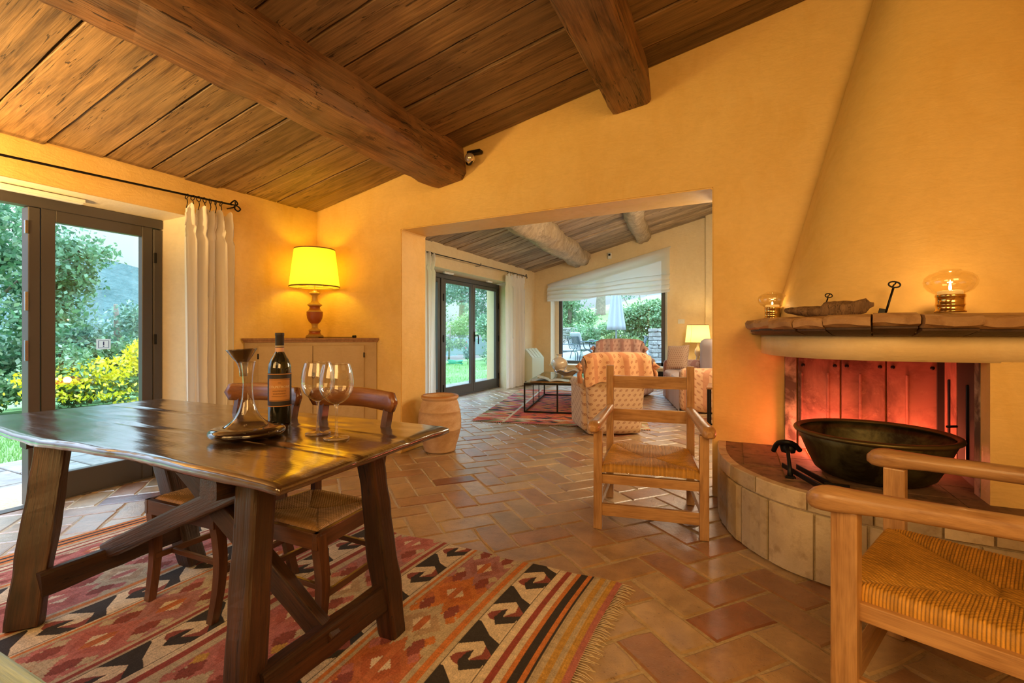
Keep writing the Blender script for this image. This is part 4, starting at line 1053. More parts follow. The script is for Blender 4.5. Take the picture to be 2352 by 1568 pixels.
link('table_top', tabletop(), M['tabletop'], tb, (0, 0, TZ), (0, PI/2, 0))
KW = dict(nseg=26, amp=.006, k=3, rad=.16)
leg = lambda a, b, w=.105, h=.085, sd=0, roll=0: hewn('leg', a, b, w, h, M['tableleg'], tb, roll, seed=sd, **KW)
leg((-1.285, .885, .012), (-1.405, 1.02, .735), .095, .085, 1)
leg((-1.229, 1.475, .012), (-1.262, 1.385, .735), .082, .08, 2)
leg((-2.59, .862, .012), (-2.775, 1.02, .735), .115, .07, 3)
leg((-2.541, 1.485, .012), (-2.70, 1.40, .735), .12, .09, 4)
hewn('cross_rail', (-1.52, .935, .702), (-1.47, 1.72, .702), .10, .07, M['tableleg'], tb, seed=5, nseg=16, amp=.005, k=3, rad=.15)
hewn('cross_rail', (-2.99, .99, .70), (-2.92, 1.70, .70), .10, .07, M['tableleg'], tb, seed=6, nseg=16, amp=.005, k=3, rad=.15)
hewn('stretcher', (-1.27, .93, .15), (-1.235, 1.45, .185), .055, .105, M['tableleg'], tb, seed=7, nseg=16, amp=.006, k=3, rad=.2)
hewn('stretcher', (-2.575, .90, .17), (-2.56, 1.46, .20), .05, .095, M['tableleg'], tb, seed=8, nseg=16, amp=.006, k=3, rad=.2)
hewn('brace', (-1.235, 1.17, .155), (-2.06, 1.12, .735), .045, .085, M['tableleg'], tb, seed=9, nseg=16, amp=.003, k=3, rad=.12)
hewn('brace', (-2.60, 1.14, .205), (-1.52, 1.05, .675), .045, .075, M['tableleg'], tb, seed=10, nseg=16, amp=.003, k=3, rad=.2)
# ------------------------------------------------------------------ rush seats
M['rush'] = colattr('woven_rush', .55, 260, .35)
def rush(wf, wb, d, pitch, res=3, crown=.018, base=(.50, .24, .055), n_over=.035, two=1.0):
    """woven rush seat: front edge at y=-d/2, rows wrap over the rails"""
    nx = int(wf/pitch*res)+1; ny = int(d/pitch*res)+1
    U = np.linspace(-1, 1, nx); Vv = np.linspace(-1, 1, ny); u, v = np.meshgrid(U, Vv)
    half = (wf/2)*(1-v)/2+(wb/2)*(1+v)/2
    x = u*half; y = v*d/2
    # seams run from the corners to a short central line, bent slightly
    ax = np.abs(u)*half/(half.max()); mg = .12
    side = (np.abs(u)-mg).clip(0)/(1-mg) > np.abs(v)
    coord = np.where(side, y, x)/pitch
    strand = np.floor(coord)
    ridge = np.abs(np.sin(PI*coord))**.7*(1+.22*np.sin(coord*1.7+3*np.sin(coord*.31))*np.sin(np.where(side, x, y)*38+coord))
    tw = np.sin(2*PI*(np.where(side, x, y)/(pitch*2.2)+coord*.5))
    e = np.maximum(np.abs(u), np.abs(v))
    seam = np.abs((np.abs(u)-mg).clip(0)/(1-mg)-np.abs(v))
    z0_ = 0
    z = crown*(1-.55*np.exp(-seam*16))*(1-.55*(1-e)) + .0022*ridge*(pitch/.008)+.0007*tw
    z += .006*np.exp(-((e-.80)/.16)**2)
    ed = ((e-.93)/.07).clip(0, 1)
    z -= n_over*(1-np.sqrt((1-ed**2).clip(0)))
    hsh = np.abs(np.sin(strand*12.9898+side*78.2)*43758.5453) % 1
    b = np.array(base)
    col = b[None, None]*(.88+.26*hsh[..., None])*(.28+.80*ridge[..., None])
    col *= (1-.35*np.exp(-seam[..., None]*40))
    col = col*(np.where(side, 1.0, .88)[..., None]); 
    if two != 1.0: col = np.where(side[..., None], col*np.array([1.0, 1.15, 1.9])*two, col)
    return npgrid(np.stack([x, y, z], -1), col)
# ------------------------------------------------------------------ dining chairs
def dining_chair(name_label, loc, rz):
    t = thing('dining_chair', name_label, 'chair', loc, rz)
    SH = .455; w, wb, d = .235, .195, .195
    for sx in (-1, 1):       # front legs, slightly sabre shaped
        rings = []
        for k in range(14):
            q = k/13; z = .013+(SH-.02)*q; cv = -.022*math.sin(PI*q)*1.0+.012*(1-q)**2; s_ = .016+.005*q
            cx = sx*(w-.022-.0*q)+sx*cv*-.3; cyy = -d+.022+cv*.9*-1
            rings.append([(cx-s_, cyy-s_, z), (cx+s_, cyy-s_, z), (cx+s_, cyy+s_, z), (cx-s_, cyy+s_, z)])
        link('leg', loft(rings, smooth=False), M['chairwood'], t)
        P = catmull([(sx*(wb-.004), d+.045, .013), (sx*(wb-.008), d+.0, .22), (sx*(wb-.012), d-.02, SH), (sx*(wb-.004), d-.0, .64), (sx*(wb+.004), d+.045, .86)], 6); rings = []
        for p in P:
            a, b = .015, .019; rings.append([(p[0]-a, p[1]-b, p[2]), (p[0]+a, p[1]-b, p[2]), (p[0]+a, p[1]+b, p[2]), (p[0]-a, p[1]+b, p[2])])
        link('back_post', loft(rings, smooth=False), M['chairwood'], t)
        bar('stretcher', (sx*(w-.03), -d+.03, .20), (sx*(wb-.01), d-.01, .20), .016, .026, M['chairwood'], t)
        bar('seat_rail', (sx*(w-.014), -d+.0, SH-.025), (sx*(wb-.004), d-.02, SH-.025), .022, .062, M['chairwood'], t)
    bar('seat_rail', (-w+.004, -d+.012, SH-.025), (w-.004, -d+.012, SH-.025), .022, .062, M['chairwood'], t)
    bar('seat_rail', (-wb+.01, d-.03, SH-.025), (wb-.01, d-.03, SH-.025), .022, .062, M['chairwood'], t)
    bar('stretcher', (-w+.045, -d+.1, .20), (w-.045, -d+.1, .20), .016, .022, M['chairwood'], t)
    bar('stretcher', (-wb+.02, d-.0, .25), (wb-.02, d-.0, .25), .016, .022, M['chairwood'], t)
    bar('cross_slat', (-wb+.01, d-.01, .66), (wb-.01, d-.01, .66), .016, .05, M['chairwood'], t)
    ob = link('rush_seat', rush(w*2-.05, wb*2-.03, d*2-.065, .0065, 3, .012, (.46, .24, .075), .012, 1.25), M['rush'], t, (0, -.003, SH-.001))
    # curved top rail with rolled ends
    rings = []
    for k in range(25):
        q = k/24*2-1; x = q*.262; y = d+.062-.045*q*q; hh = .042 if abs(q) < .9 else .042*math.sqrt(max(0.02, 1-((abs(q)-.9)/.1)**2)); zc_ = .895+.004*math.cos(q*3)
        th = .013
        rings.append([(-q_, y_, x) for y_, q_ in ((y-th, zc_-hh), (y-th-.003, zc_), (y-th, zc_+hh), (y, zc_+hh+.004), (y+th, zc_+hh), (y+th, zc_-hh), (y, zc_-hh-.003))])
    link('top_rail', loft(rings), M['railwood'], t, (0, 0, 0), (0, PI/2, 0))
    return t
dining_chair('brown dining chair with rush seat tucked under the left half of the table', (-2.155, 1.385, 0), R_(2))
dining_chair('brown dining chair with rush seat tucked under the right half of the table', (-1.62, 1.44, 0), R_(0))
# ------------------------------------------------------------------ things on the table
bt = thing('wine_bottle', 'dark wine bottle with black and orange label on the table', 'bottle', (-1.915, 1.505, TZ+.002))
BR = .0495
link('body', lathe_mesh([(0, .004), (.03, .002), (BR-.006, 0), (BR, .006), (BR, .255), (BR-.003, .275), (BR-.012, .298), (.026, .318), (.0175, .335), (.0165, .36), (0, .362)], 48), plain('black_bottle_glass', (.010, .012, .008), .06, Coat_Weight=1.0), bt)
M['paper_dark'] = plain('dark_label_paper', (.022, .016, .015), .6); M['paper_orange'] = plain('orange_label_paper', (.50, .22, .06), .6); M['ink'] = plain('label_ink', (.06, .03, .02), .7); M['ink_pale'] = plain('cream_label_ink', (.75, .62, .42), .6)
link('capsule', lathe_mesh([(.0172, .325), (.0185, .33), (.0185, .405), (.0195, .407), (.0195, .418), (.0185, .42), (0, .4205)], 32), M['paper_dark'], bt)
link('neck_band', lathe_mesh([(.0190, .330), (.0190, .352)], 32), plain('pink_band_paper', (.62, .36, .25), .6), bt)
link('neck_stripe', lathe_mesh([(.0190, .356), (.0190, .3605)], 32), M['ink_pale'], bt)
def cyl_patch(r, a0, a1, z0, z1, n=24):
    return grid(n, 3, lambda u, v: (r*math.sin(a0+(a1-a0)*u), -r*math.cos(a0+(a1-a0)*u), z0+(z1-z0)*v))
A = R_(62); CA = math.atan2(-1.93, 1.5)*-1            # label turned to the room
lab = link('label', cyl_patch(BR+.0006, -R_(100), R_(100), .082, .235), M['paper_dark'], bt, (0, 0, 0), (0, 0, R_(50)))
for z0, z1 in ((.083, .087), (.229, .233)): link('label_stripe', cyl_patch(BR+.001, -R_(98), R_(98), z0, z1), M['paper_orange'], lab)
link('label_panel', cyl_patch(BR+.001, -R_(58), R_(58), .108, .210), M['paper_orange'], lab)
fr_ = []
for i in range(28):
    a = -R_(56)+R_(112)*i/27
    for z in (.112, .206): fr_.append((a, z))
for i in range(14):
    for a in (-R_(56), R_(56)): fr_.append((a, .115+.0068*i))
V = []; F = []
for a, z in fr_:
    r = BR+.0014; o = len(V)
    for da, dz in ((-.022, -.0014), (.022, -.0014), (.022, .0014), (-.022, .0014)): V.append((r*math.sin(a+da), -r*math.cos(a+da), z+dz))
    F.append((o, o+1, o+2, o+3))
link('label_border', pymesh('border', V, F), M['ink'], lab)
def bent_text(txt, size, r, zc_, mat, parent, name='lettering'):
    cu = bpy.data.curves.new('t', 'FONT'); cu.body = txt; cu.size = size; cu.align_x = 'CENTER'; cu.resolution_u = 2
    ob = bpy.data.objects.new('t', cu); COL.objects.link(ob); bpy.context.view_layer.update()
    m = bpy.data.meshes.new_from_object(ob); bpy.data.objects.remove(ob); bpy.data.curves.remove(cu)
    for v in m.vertices:
        a = v.co.x/r; v.co = Vector((r*math.sin(a), -r*math.cos(a), zc_+v.co.y))
    return link(name, m, mat, parent)
bent_text('CÒLPETRONE', .0152, BR+.0018, .168, M['ink_pale'], lab)
bent_text('MONTEFALCO', .0088, BR+.0018, .151, M['ink'], lab)
bent_text('SAGRANTINO', .0088, BR+.0018, .139, M['ink'], lab)
bent_text('DENOMINAZIONE DI ORIGINE', .0048, BR+.0018, .129, M['ink'], lab)
bent_text('2006', .0060, BR+.0018, .190, M['ink'], lab)
de = thing('wine_decanter', 'wide-based glass decanter half filled with red wine on the table', 'decanter', (-1.785, 1.255, TZ+.003), 0, None, .85)
out_ = [(0, .004), (.10, .002), (.145, .006), (.163, .020), (.160, .036), (.140, .047), (.10, .056), (.062, .085), (.038, .13), (.026, .18), (.021, .24), (.023, .29), (.031, .345), (.034, .355)]
out_ = [(p[0], p[1]) for p in catmull([(a, b, 0) for a, b in out_], 4)]
link('vessel', lathe_mesh(out_, 56), M['decanter'], de)
link('rim', lathe_mesh([(.034+.002*math.cos(a), .355+.002*math.sin(a)) for a in np.linspace(0, 2*PI, 9)], 40), M['wineglass'], de)
link('wine', lathe_mesh([(0, .007), (.10, .0035), (.144, .0075), (.1615, .0205), (.1585, .0355), (.139, .0462), (.125, .0485), (0, .0485)], 56), M['wine'], de)
link('funnel', lathe_mesh([(.016, .29), (.018, .33), (.026, .358), (.045, .385), (.064, .415), (.068, .420), (.063, .414), (.043, .383), (.024, .356)], 40), glass('smoked_funnel_glass', (.62, .58, .54), .10, .9, .03, .4), de, (.0, 0, -.004), (R_(2), R_(-3), 0))
def wineglass(label, loc):
    t = thing('wine_glass', label, 'glass', loc)
    bowl = [(.0, .122), (.012, .124), (.030, .134), (.047, .152), (.058, .178), (.0595, .205), (.055, .238), (.047, .268)]
    link('bowl', lathe_mesh([(p[0], p[1]) for p in catmull([(a, b, 0) for a, b in bowl], 4)], 48), M['wineglass'], t)
    link('stem', lathe_mesh([(.0065, .008), (.0045, .02), (.0038, .05), (.0038, .10), (.006, .118), (.010, .1225), (0, .1225)], 20), M['wineglass'], t)
    link('foot', lathe_mesh([(0, .0), (.044, .0), (.0455, .0015), (.044, .003), (.02, .0045), (.0065, .009), (0, .01)], 40), M['wineglass'], t)
    link('rim', lathe_mesh([(.047+.0011*math.cos(a), .268+.0011*math.sin(a)) for a in np.linspace(0, 2*PI, 7)], 40), M['wineglass_rim'], t)
    return t
M['wineglass_rim'] = glass('glass_rim', (.95, .9, .8), .25, 1.0)
w0 = wineglass('empty wine glass nearer the bottle, the left one of the pair', (-1.575, 1.42, TZ+.003))
w0.scale = (1.1,)*3
w1_ = dup(w0, (-1.435, 1.385, TZ+.003), .7, 'empty wine glass standing in front, the right one of the pair', scale=1.1)
# ------------------------------------------------------------------ corner cabinet and lamp
cb = thing('corner_cabinet', 'low painted corner cabinet with two doors under the table lamp', 'cabinet', (-3.735, 3.31, 0))
CX, CY = -3.735, 3.31
A_ = (-4.17, 2.90); B_ = (-3.325, 3.745); C_ = (-4.17, 3.745)
def tri(off, z0, z1):
    # triangle with its diagonal front pushed outwards by off
    d = off*math.sqrt(2); return ext_poly([(C_[0]-CX, C_[1]-CY), (A_[0]-CX, A_[1]-CY-d), (B_[0]-CX+d, B_[1]-CY)], 'z', z0, z1)
link('carcass', joinvf([tri(0, .0, 1.115)]), M['cabinet'], cb)
link('top_board', joinvf([tri(.022, 1.132, 1.152)]), M['edgewood'], cb)
link('cornice', joinvf([tri(.012, 1.112, 1.134)]), M['edgewood'], cb)
link('plinth', joinvf([tri(.01, 0, .09)]), M['cabinet'], cb)
fd_ = Vector((B_[0]-A_[0], B_[1]-A_[1], 0)); FL = fd_.length; fd_.normalize(); nf = Vector((fd_.y, -fd_.x, 0))
def on_front(q, z, o=0): return Vector((A_[0]-CX, A_[1]-CY, 0))+fd_*q+nf*o+Vector((0, 0, z))
for i in range(2):
    q0 = .115+i*.482; q1 = q0+.476
    o = link('door', box((0, 0, 0), (q1-q0, .022, .955), .003), M['cabinet'], cb, on_front((q0+q1)/2, .60, .004), (0, 0, R_(45)))
    for z in (.38, -.36): link('hinge', tubes([[(0, 0, -.025), (0, 0, .025)]], .006, 8), M['iron'], o, ((-1 if i == 0 else 1)*.237, -.014, z))
link('key_plate', box((0, 0, 0), (.02, .008, .03), .002), M['iron'], cb, on_front(.60, .80, .018), (0, 0, R_(45)))
link('key', tubes([[(0, 0, 0), (0, -.03, 0)], [(.012*math.cos(a), -.035, -.012+.014*math.sin(a)) for a in np.linspace(0, 2*PI, 10)]], .0028, 6), M['iron'], cb, on_front(.60, .79, .02), (0, 0, R_(45)))
lp = thing('table_lamp', 'lit table lamp with yellow shade and turned orange wood base on the corner cabinet', 'lamp', (-3.90, 3.475, 1.152))
prof = [(0, 0), (.085, 0), (.087, .012), (.080, .024), (.062, .034), (.055, .05), (.052, .062), (.058, .07), (.060, .078), (.050, .088), (.030, .10), (.028, .125), (.034, .145), (.055, .165), (.072, .20), (.078, .235), (.078, .262), (.080, .268), (.066, .278), (.052, .295), (.050, .315), (.060, .326), (.072, .334), (.068, .344), (.040, .362), (.030, .385), (.031, .392), (.029, .40), (.028, .43), (.040, .443), (.054, .452), (.045, .468), (.020, .476), (.012, .49), (0, .492)]
def banded():
    m = NT('painted_lamp_wood'); z = m.n('SeparateXYZ', None, _0=m.coord()).outputs[2]
    f = m.ma('MULTIPLY', z, 2.0)
    g, r = (.50, .30, .07), (.34, .085, .02)
    return m.fin(m.ramp(f, [(0, (.25, .15, .05)), (.07, r), (.13, g), (.29, r), (.53, g), (.555, r), (.65, g)], 'CONSTANT'), .35, Coat_Weight=.3)
link('base', lathe_mesh(prof, 40), banded(), lp)
link('lamp_shade', lathe_mesh([(.243, .52), (.196, .905)], 56), M['shade'], lp)
link('shade_trim', lathe_mesh([(.2435, .516), (.245, .516), (.2445, .528), (.2425, .528)], 56), plain('brown_shade_trim', (.16, .08, .03), .7), lp)
link('shade_trim', lathe_mesh([(.1965, .897), (.1985, .897), (.197, .907), (.1955, .907)], 56), plain('brown_shade_trim_top', (.16, .08, .03), .7), lp)
link('harp', tubes([[(0, 0, .49), (0, 0, .56)], [(-.243, 0, .524), (.243, 0, .524)], [(0, -.243, .524), (0, .243, .524)]], .0025, 6), M['brass'], lp)
link('bulb', lathe_mesh([(0, .56), (.015, .565), (.03, .60), (.032, .625), (.02, .65), (0, .655)], 16), emit('lamp_bulb', (1, .75, .35), 12), lp)
light('lamp_light', 'POINT', (-3.90, 3.475, 1.152+.70), 8.5, (1, .68, .01), .06)
fx_ = thing('lamp_flex', 'thin twisted lamp cord lying on top of the corner cabinet', 'cord', (-3.70, 3.45, 1.153))
link('cord', tubes([catmull([(-.12, 0, .006), (-.03, .05, .006), (.06, .04, .006), (.12, .10, .006), (.19, .15, .006)], 6)], .0035, 6), M['iron'], fx_)
link('plug', box((.205, .16, .013), (.04, .03, .026), .006), M['iron'], fx_)
# ------------------------------------------------------------------ terracotta jar in the doorway
jr = thing('terracotta_jar', 'tall weathered terracotta jar standing in the doorway', 'jar', (-2.735, 4.02, .003))
jp = [(0, 0), (.145, 0), (.158, .006), (.160, .02), (.165, .05), (.190, .13), (.212, .22), (.215, .225), (.219, .232), (.216, .24), (.218, .30), (.214, .37), (.207, .402), (.212, .408), (.209, .416), (.202, .422), (.190, .48), (.176, .515), (.172, .522), (.184, .530), (.190, .545), (.188, .562), (.176, .568), (.160, .560), (.156, .53), (.16, .45), (.12, .40), (0, .39)]
def wob(m):
    for v in m.vertices:
        r = math.hypot(v.co.x, v.co.y)
        if r > .02:
            a = math.atan2(v.co.y, v.co.x); k = 1+.012*nz((math.cos(a)*2, math.sin(a)*2, v.co.z*4)); v.co.x *= k; v.co.y *= k
    return m
link('body', wob(lathe_mesh(jp, 56)), M['jar'], jr)
link('rim_glaze', wob(lathe_mesh([(.1895, .546), (.1885, .563), (.176, .569), (.160, .561)], 56)), plain('honey_jar_rim', (.45, .20, .06), .4), jr)
# ------------------------------------------------------------------ weathered painted table corner at the lower left
sd = thing('painted_side_table', 'corner of a weathered pale green painted wooden tabletop, lowest left in view', 'table', (-1.35, .05, 0))
M['palewood'] = wood('pale_green_painted_wood', (.16, .27, .26), (.42, .60, .60), (.26, .42, .40), rough=.35, scale=1.2, grain=9, bump=.4, rndm=.1, cracks=.7, coat=.3)
link('table_top', hewn_mesh(1.5, .60, .028, 20, .002, 4, 3, .2), M['palewood'], sd, (-.75, .0, .578), (0, PI/2, 0)).rotation_euler = frame_between((0, 0, 0), (1, 0, 0))[0].to_euler()
bar('edge_board', (-.75, .305, .588), (.75, .305, .588), .05, .040, M['palewood'], sd, bev=.005)
bar('edge_board', (-.75, -.305, .588), (.75, -.305, .588), .05, .040, M['palewood'], sd, bev=.005)
for x in (-.68, .68):
    for y in (-.27, .27): bar('leg', (x, y, 0), (x, y, .565), .05, .05, M['palewood'], sd)
# ------------------------------------------------------------------ wooden armchairs with rush seats
def armchair(label, loc, rz, scale=1):
    t = thing('rush_armchair', label, 'chair', loc, rz, scale=scale)
    W = M['beech']; fy, by = -.285, .285; fx, bx = .305, .277
    def post(name, x, y, h, lean=0, w=.056, dd=.05): return bar(name, (x, y, 0), (x, y+lean, h), dd if False else w, dd, W, t, bev=.004)
    for sx in (-1, 1):
        bar('front_leg', (sx*fx, fy, 0), (sx*fx, fy, .605), .052, .062, W, t, bev=.004)
        bar('back_post', (sx*bx, by-.0, 0), (sx*bx, by+.02, .965), .052, .050, W, t, bev=.004)
        P = catmull([(sx*.272, by-.005, .655), (sx*.284, .14, .650), (sx*.303, -.08, .640), (sx*.318, -.24, .632), (sx*.327, -.335, .628), (sx*.329, -.372, .622)], 7)
        PA = np.array(P); dd = np.concatenate([[0], np.cumsum(np.linalg.norm(np.diff(PA, axis=0), axis=1))]); nn_ = 44; P = [tuple(np.interp(q, dd, PA[:, k]) for k in range(3)) for q in np.linspace(0, dd[-1], nn_)]
        rings = []; n = len(P)
        for i, p in enumerate(P):
            u = i/(n-1); w = .024+.018*u; hh = .026+.013*max(0, (u-.70)/.30)**1.3
            if u > .90: k = math.sqrt(max(.02, 1-((u-.90)/.102)**2)); w *= .2+.8*k; hh *= .2+.8*k
            zc_ = p[2]+.004-.004*max(0, (u-.75)/.25)
            ring = []
            for a in np.linspace(0, 2*PI, 16, endpoint=False):
                ca, sa = math.cos(a), math.sin(a); e = .72
                ring.append((p[0]+w*abs(ca)**e*(1 if ca > 0 else -1), zc_+hh*abs(sa)**e*(1 if sa > 0 else -1), -p[1]))
            rings.append(ring)
        link('armrest', loft(rings), W, t, (0, 0, 0), (PI/2, 0, 0))
        bar('seat_rail', (sx*(fx-.01), fy, .335), (sx*(bx-.005), by, .335), .03, .048, W, t)
        bar('stretcher', (sx*fx, fy, .135), (sx*bx, by, .135), .024, .040, W, t)
    bar('seat_rail', (-fx+.01, fy, .305), (fx-.01, fy, .305), .03, .055, W, t)
    bar('seat_rail', (-bx+.01, by, .325), (bx-.01, by, .325), .03, .05, W, t)
    bar('stretcher', (-fx, fy-.005, .118), (fx, fy-.005, .118), .026, .072, W, t)
    bar('back_slat', (-bx, by+.018, .845), (bx, by+.018, .845), .022, .088, W, t)
    bar('back_slat', (-bx, by+.012, .605), (bx, by+.012, .605), .022, .088, W, t)
    o = link('rush_seat', RUSH, M['rush'], t, (0, -.005, .372))
    return t
RUSH = rush(.585, .53, .615, .0078, 5, .024, (.62, .31, .04), .045)
armchair('pale wooden rush-seat armchair standing before the doorway, facing the room', (-.515, 3.185, 0), R_(9.3))
armchair('pale wooden rush-seat armchair in the right foreground, cut off by the frame', (.725, 1.91, 0), R_(-113.7), 1.1)
# ------------------------------------------------------------------ far sitting room
def rbox(c, s, r, seg=3):
    return box(c, s, r, seg)
def puff(c, s, r=.06, sub=3, amp=.008, seed=0):
    bm = bmesh.new(); bmesh.ops.create_cube(bm, size=1); bmesh.ops.subdivide_edges(bm, edges=bm.edges, cuts=9, use_grid_fill=True)
    for v in bm.verts:
        p = v.co*2; q = Vector((abs(p.x), abs(p.y), abs(p.z)))
        hs = Vector(s)/2; core = Vector([max(h-r, 0) for h in hs]); P = Vector([p[k]*hs[k] for k in range(3)])
        cl = Vector([max(-core[k], min(core[k], P[k])) for k in range(3)]); d = P-cl
        if d.length > 1e-6: P = cl+d.normalized()*min(r, max(abs(d.x), abs(d.y), abs(d.z)))
        P += d.normalized()*amp*noise.noise(P*6+Vector((seed, 0, 0))) if d.length > 1e-6 else Vector()
        v.co = P+Vector(c)
    for f in bm.faces: f.smooth = True
    return bm2(bm)
def easy_chair(label, loc, rz, front, drape, scale=1):
    t = thing('upholstered_armchair', label, 'armchair', loc, rz, scale=scale)
    rings = []
    # body sides flare a little; skirt to the floor
    link('base', puff((0, -.02, .20), (.64, .66, .385), .03), front, t)
    for sx in (-1, 1):
        link('arm', puff((sx*.315, -.06, .32), (.12, .62, .56), .05, seed=sx), front, t)
        link('arm_roll', tubes([([(sx*.325, .26, .575), (sx*.325, 0, .59), (sx*.325, -.33, .575), (sx*.325, -.375, .57)], [.062, .066, .064, .03])], .06, 16), front, t)
    link('seat_cushion', puff((0, -.08, .43), (.54, .56, .15), .06, seed=3), front, t)
    # back: leaning slab whose top widens a little
    rings = []
    for q in np.linspace(0, 1, 16):
        z = .03+.87*q; w = .325+.055*q**2; y0 = .245+.10*q; th = .10 if q < .95 else .07
        r = []
        for a in np.linspace(0, 2*PI, 28, endpoint=False):
            ca, sa = math.cos(a), math.sin(a); r.append((w*abs(ca)**.35*(1 if ca > 0 else -1), y0+th*abs(sa)**.5*(1 if sa > 0 else -1)*(.75 if q < .3 else 1), z+.035*(1-ca*ca)*(q > .9)))
        rings.append(r)
    link('back', loft(rings), front, t)
    # drape over the back
    rings = []
    prof = [(.475, .62), (.468, .72), (.46, .82), (.445, .905), (.40, .955), (.345, .965), (.28, .945), (.25, .88), (.235, .74)]
    n = 40; P = np.zeros((len(prof)*3-2, n, 3)); pf = catmull([(a, b, 0) for a, b in prof], 3); P = np.zeros((len(pf), n, 3))
    for j, p in enumerate(pf):
        for i in range(n):
            s_ = i/(n-1)*2-1; e = abs(s_)
            x = s_*(.395+.01*math.sin(j*.6)); y = p[0]-.012*math.cos(s_*11)*(1 if j < 12 else .2)-.0; z = p[1]-.05*max(0, e-.8)/.2*(.6)+(-.012*math.sin(s_*9+j*.3) if j < 3 else 0)+.018*math.cos(s_*PI/2)
            P[j, i] = (x, y, z)
    link('drape', npgrid(P), drape, t)
    for sx in (-1, 1):
        side = []
        for j, p in enumerate(pf): side.append([(sx*.395, p[0]-.0, p[1]-.05), (sx*.403, (p[0]+.36)/2+.0, (p[1]+.78)/2-.05), (sx*.40, .36, .76)])
        link('drape_side', grid(len(pf), 3, lambda u, v: side[min(int(round(u*(len(pf)-1))), len(pf)-1)][int(round(v*2))]), drape, t)
        tl = []
        c = Vector((sx*.425, .40, .80))
        for (dx, dy, dz) in ((.05, .05, .03), (.05, -.03, .05)): tl.append(([c, c+Vector((sx*dx*.5, dy*.6, dz)), c+Vector((sx*dx, dy, dz*.4)), c+Vector((sx*dx*.5, dy*.5, -.01)), c], [.012, .018, .02, .018, .012]))
        for (dx, dy) in ((.03, .03), (.01, -.02), (.04, .0)): tl.append(([c, c+Vector((sx*dx, dy, -.07)), c+Vector((sx*dx*.7, dy*1.5, -.17))], [.012, .018, .022]))
        link('tie_bow', tubes(tl, .015, 8), drape, t)
    return t
easy_chair('cream leaf-print armchair with orange draped back, seen from behind past the doorway', (-1.446, 5.77, 0), R_(212), M['fab_cream'], M['fab_drape'])
easy_chair('pink striped armchair before the far window, only its back showing', (-1.90, 9.15, 0), R_(172), M['fab_pink'], M['fab_pink'], 1.12)
so = thing('sofa', 'pale pink slipcovered sofa with an orange leaf-print cover on its near arm', 'sofa', (-.604, 8.64, 0), R_(-75.6))
link('base', puff((0, 0, .21), (2.0, .84, .40), .03), M['fab_plain'], so)
sk = []
for i in range(61):
    s_ = i/60; x = -1.0+2.0*s_; sk.append((x, -.432-.012*abs(math.sin(s_*23))-.008*math.sin(s_*61), 0))
link('skirt', grid(61, 4, lambda u, v: (sk[int(round(u*60))][0], sk[int(round(u*60))][1]+.012*v, .01+.36*v)), M['fab_plain'], so)
for k in range(2): link('seat_cushion', puff((-.44+.88*k, -.06, .44), (.86, .76, .16), .07, seed=k), M['fab_plain'], so)
link('arm', puff((-1.03, -.0, .36), (.20, .86, .66), .08, seed=1), M['fab_pink'], so)
link('arm', puff((1.03, -.0, .345), (.24, .88, .66), .09, seed=2), M['fab_drape'], so)
link('back', puff((0, .34, .60), (2.1, .26, 1.0), .12, seed=4), M['fab_plain'], so)
link('back_cushion', puff((.44, .17, .80), (.86, .22, .60), .10, seed=5), M['fab_plain'], so)
cu = thing('throw_pillow', 'brown flower-print cushion leaning in the far corner of the sofa', 'cushion', (-.99, 9.12, .53), R_(-30))
bm = bmesh.new()
cm = grid(22, 22, lambda u, v: (u*.46-.23, 0, v*.46))
V = []; F = []
for sgn in (1, -1):
    o = len(V)
    for j in range(22):
        for i in range(22):
            u = i/21*2-1; v = j/21*2-1; pinch = 1-.07*(u*u*(1-v*v)*0+ (1-abs(u))*abs(v)**4*1+(1-abs(v))*abs(u)**4)
            V.append((u*.23*pinch, sgn*.075*((1-u**4)*(1-v**4))**.6, .23+v*.23*pinch))
    for j in range(21):
        for i in range(21):
            a = o+j*22+i; F.append((a, a+1, a+23, a+22) if sgn < 0 else (a, a+22, a+23, a+1))
cm = pymesh('cushion', V, F); cm.polygons.foreach_set('use_smooth', [True]*len(cm.polygons))
link('cover', cm, M['fab_cushion'], cu, (0, 0, 0), (R_(-14), R_(-4), 0))
# coffee table
ct = thing('coffee_table', 'low iron-framed coffee table with a smoked glass top on the far rug', 'coffee table', (-2.535, 7.56, .012), R_(13))
lx, ly, hz = .575, 1.0, .44; q = .022
fr_l = []
for z in (.012, hz-.012):
    fr_l += [((0, -ly, z), (2*lx+q, q, q)), ((0, ly, z), (2*lx+q, q, q)), ((-lx, 0, z), (q, 2*ly, q)), ((lx, 0, z), (q, 2*ly, q))]
link('frame', boxes(fr_l), M['iron'], ct)
for x, y in [(-lx, -ly), (lx, -ly), (-lx, ly), (lx, ly), (-.08, -ly), (-lx, -.25), (-lx, .35), (lx, 0), (0, ly)]:
    link('leg', box((x, y, hz/2), (q if abs(y) == ly else .012, q if abs(y) == ly else .012, hz-.024)), M['iron'], ct)
link('glass_top', box((0, 0, hz+.005), (2*lx, 2*ly, .010), .002), M['table_glass'], ct)
TT = .012+hz+.0105
def onct(x, y): c, s_ = math.cos(R_(13)), math.sin(R_(13)); return (-2.535+x*c-y*s_, 7.56+x*s_+y*c, TT)
vs = thing('round_vase', 'cream round-bellied ceramic vase on the coffee table', 'vase', onct(-.24, .62))
link('body', lathe_mesh([(p[0], p[1]) for p in catmull([(0, 0, 0), (.068, 0, 0), (.07, .012, 0), (.085, .05, 0), (.135, .12, 0), (.15, .19, 0), (.125, .255, 0), (.07, .29, 0), (.042, .305, 0), (.042, .335, 0), (.065, .352, 0), (.06, .352, 0), (.036, .335, 0), (.036, .31, 0)], 3)], 40), M['ceramic'], vs)
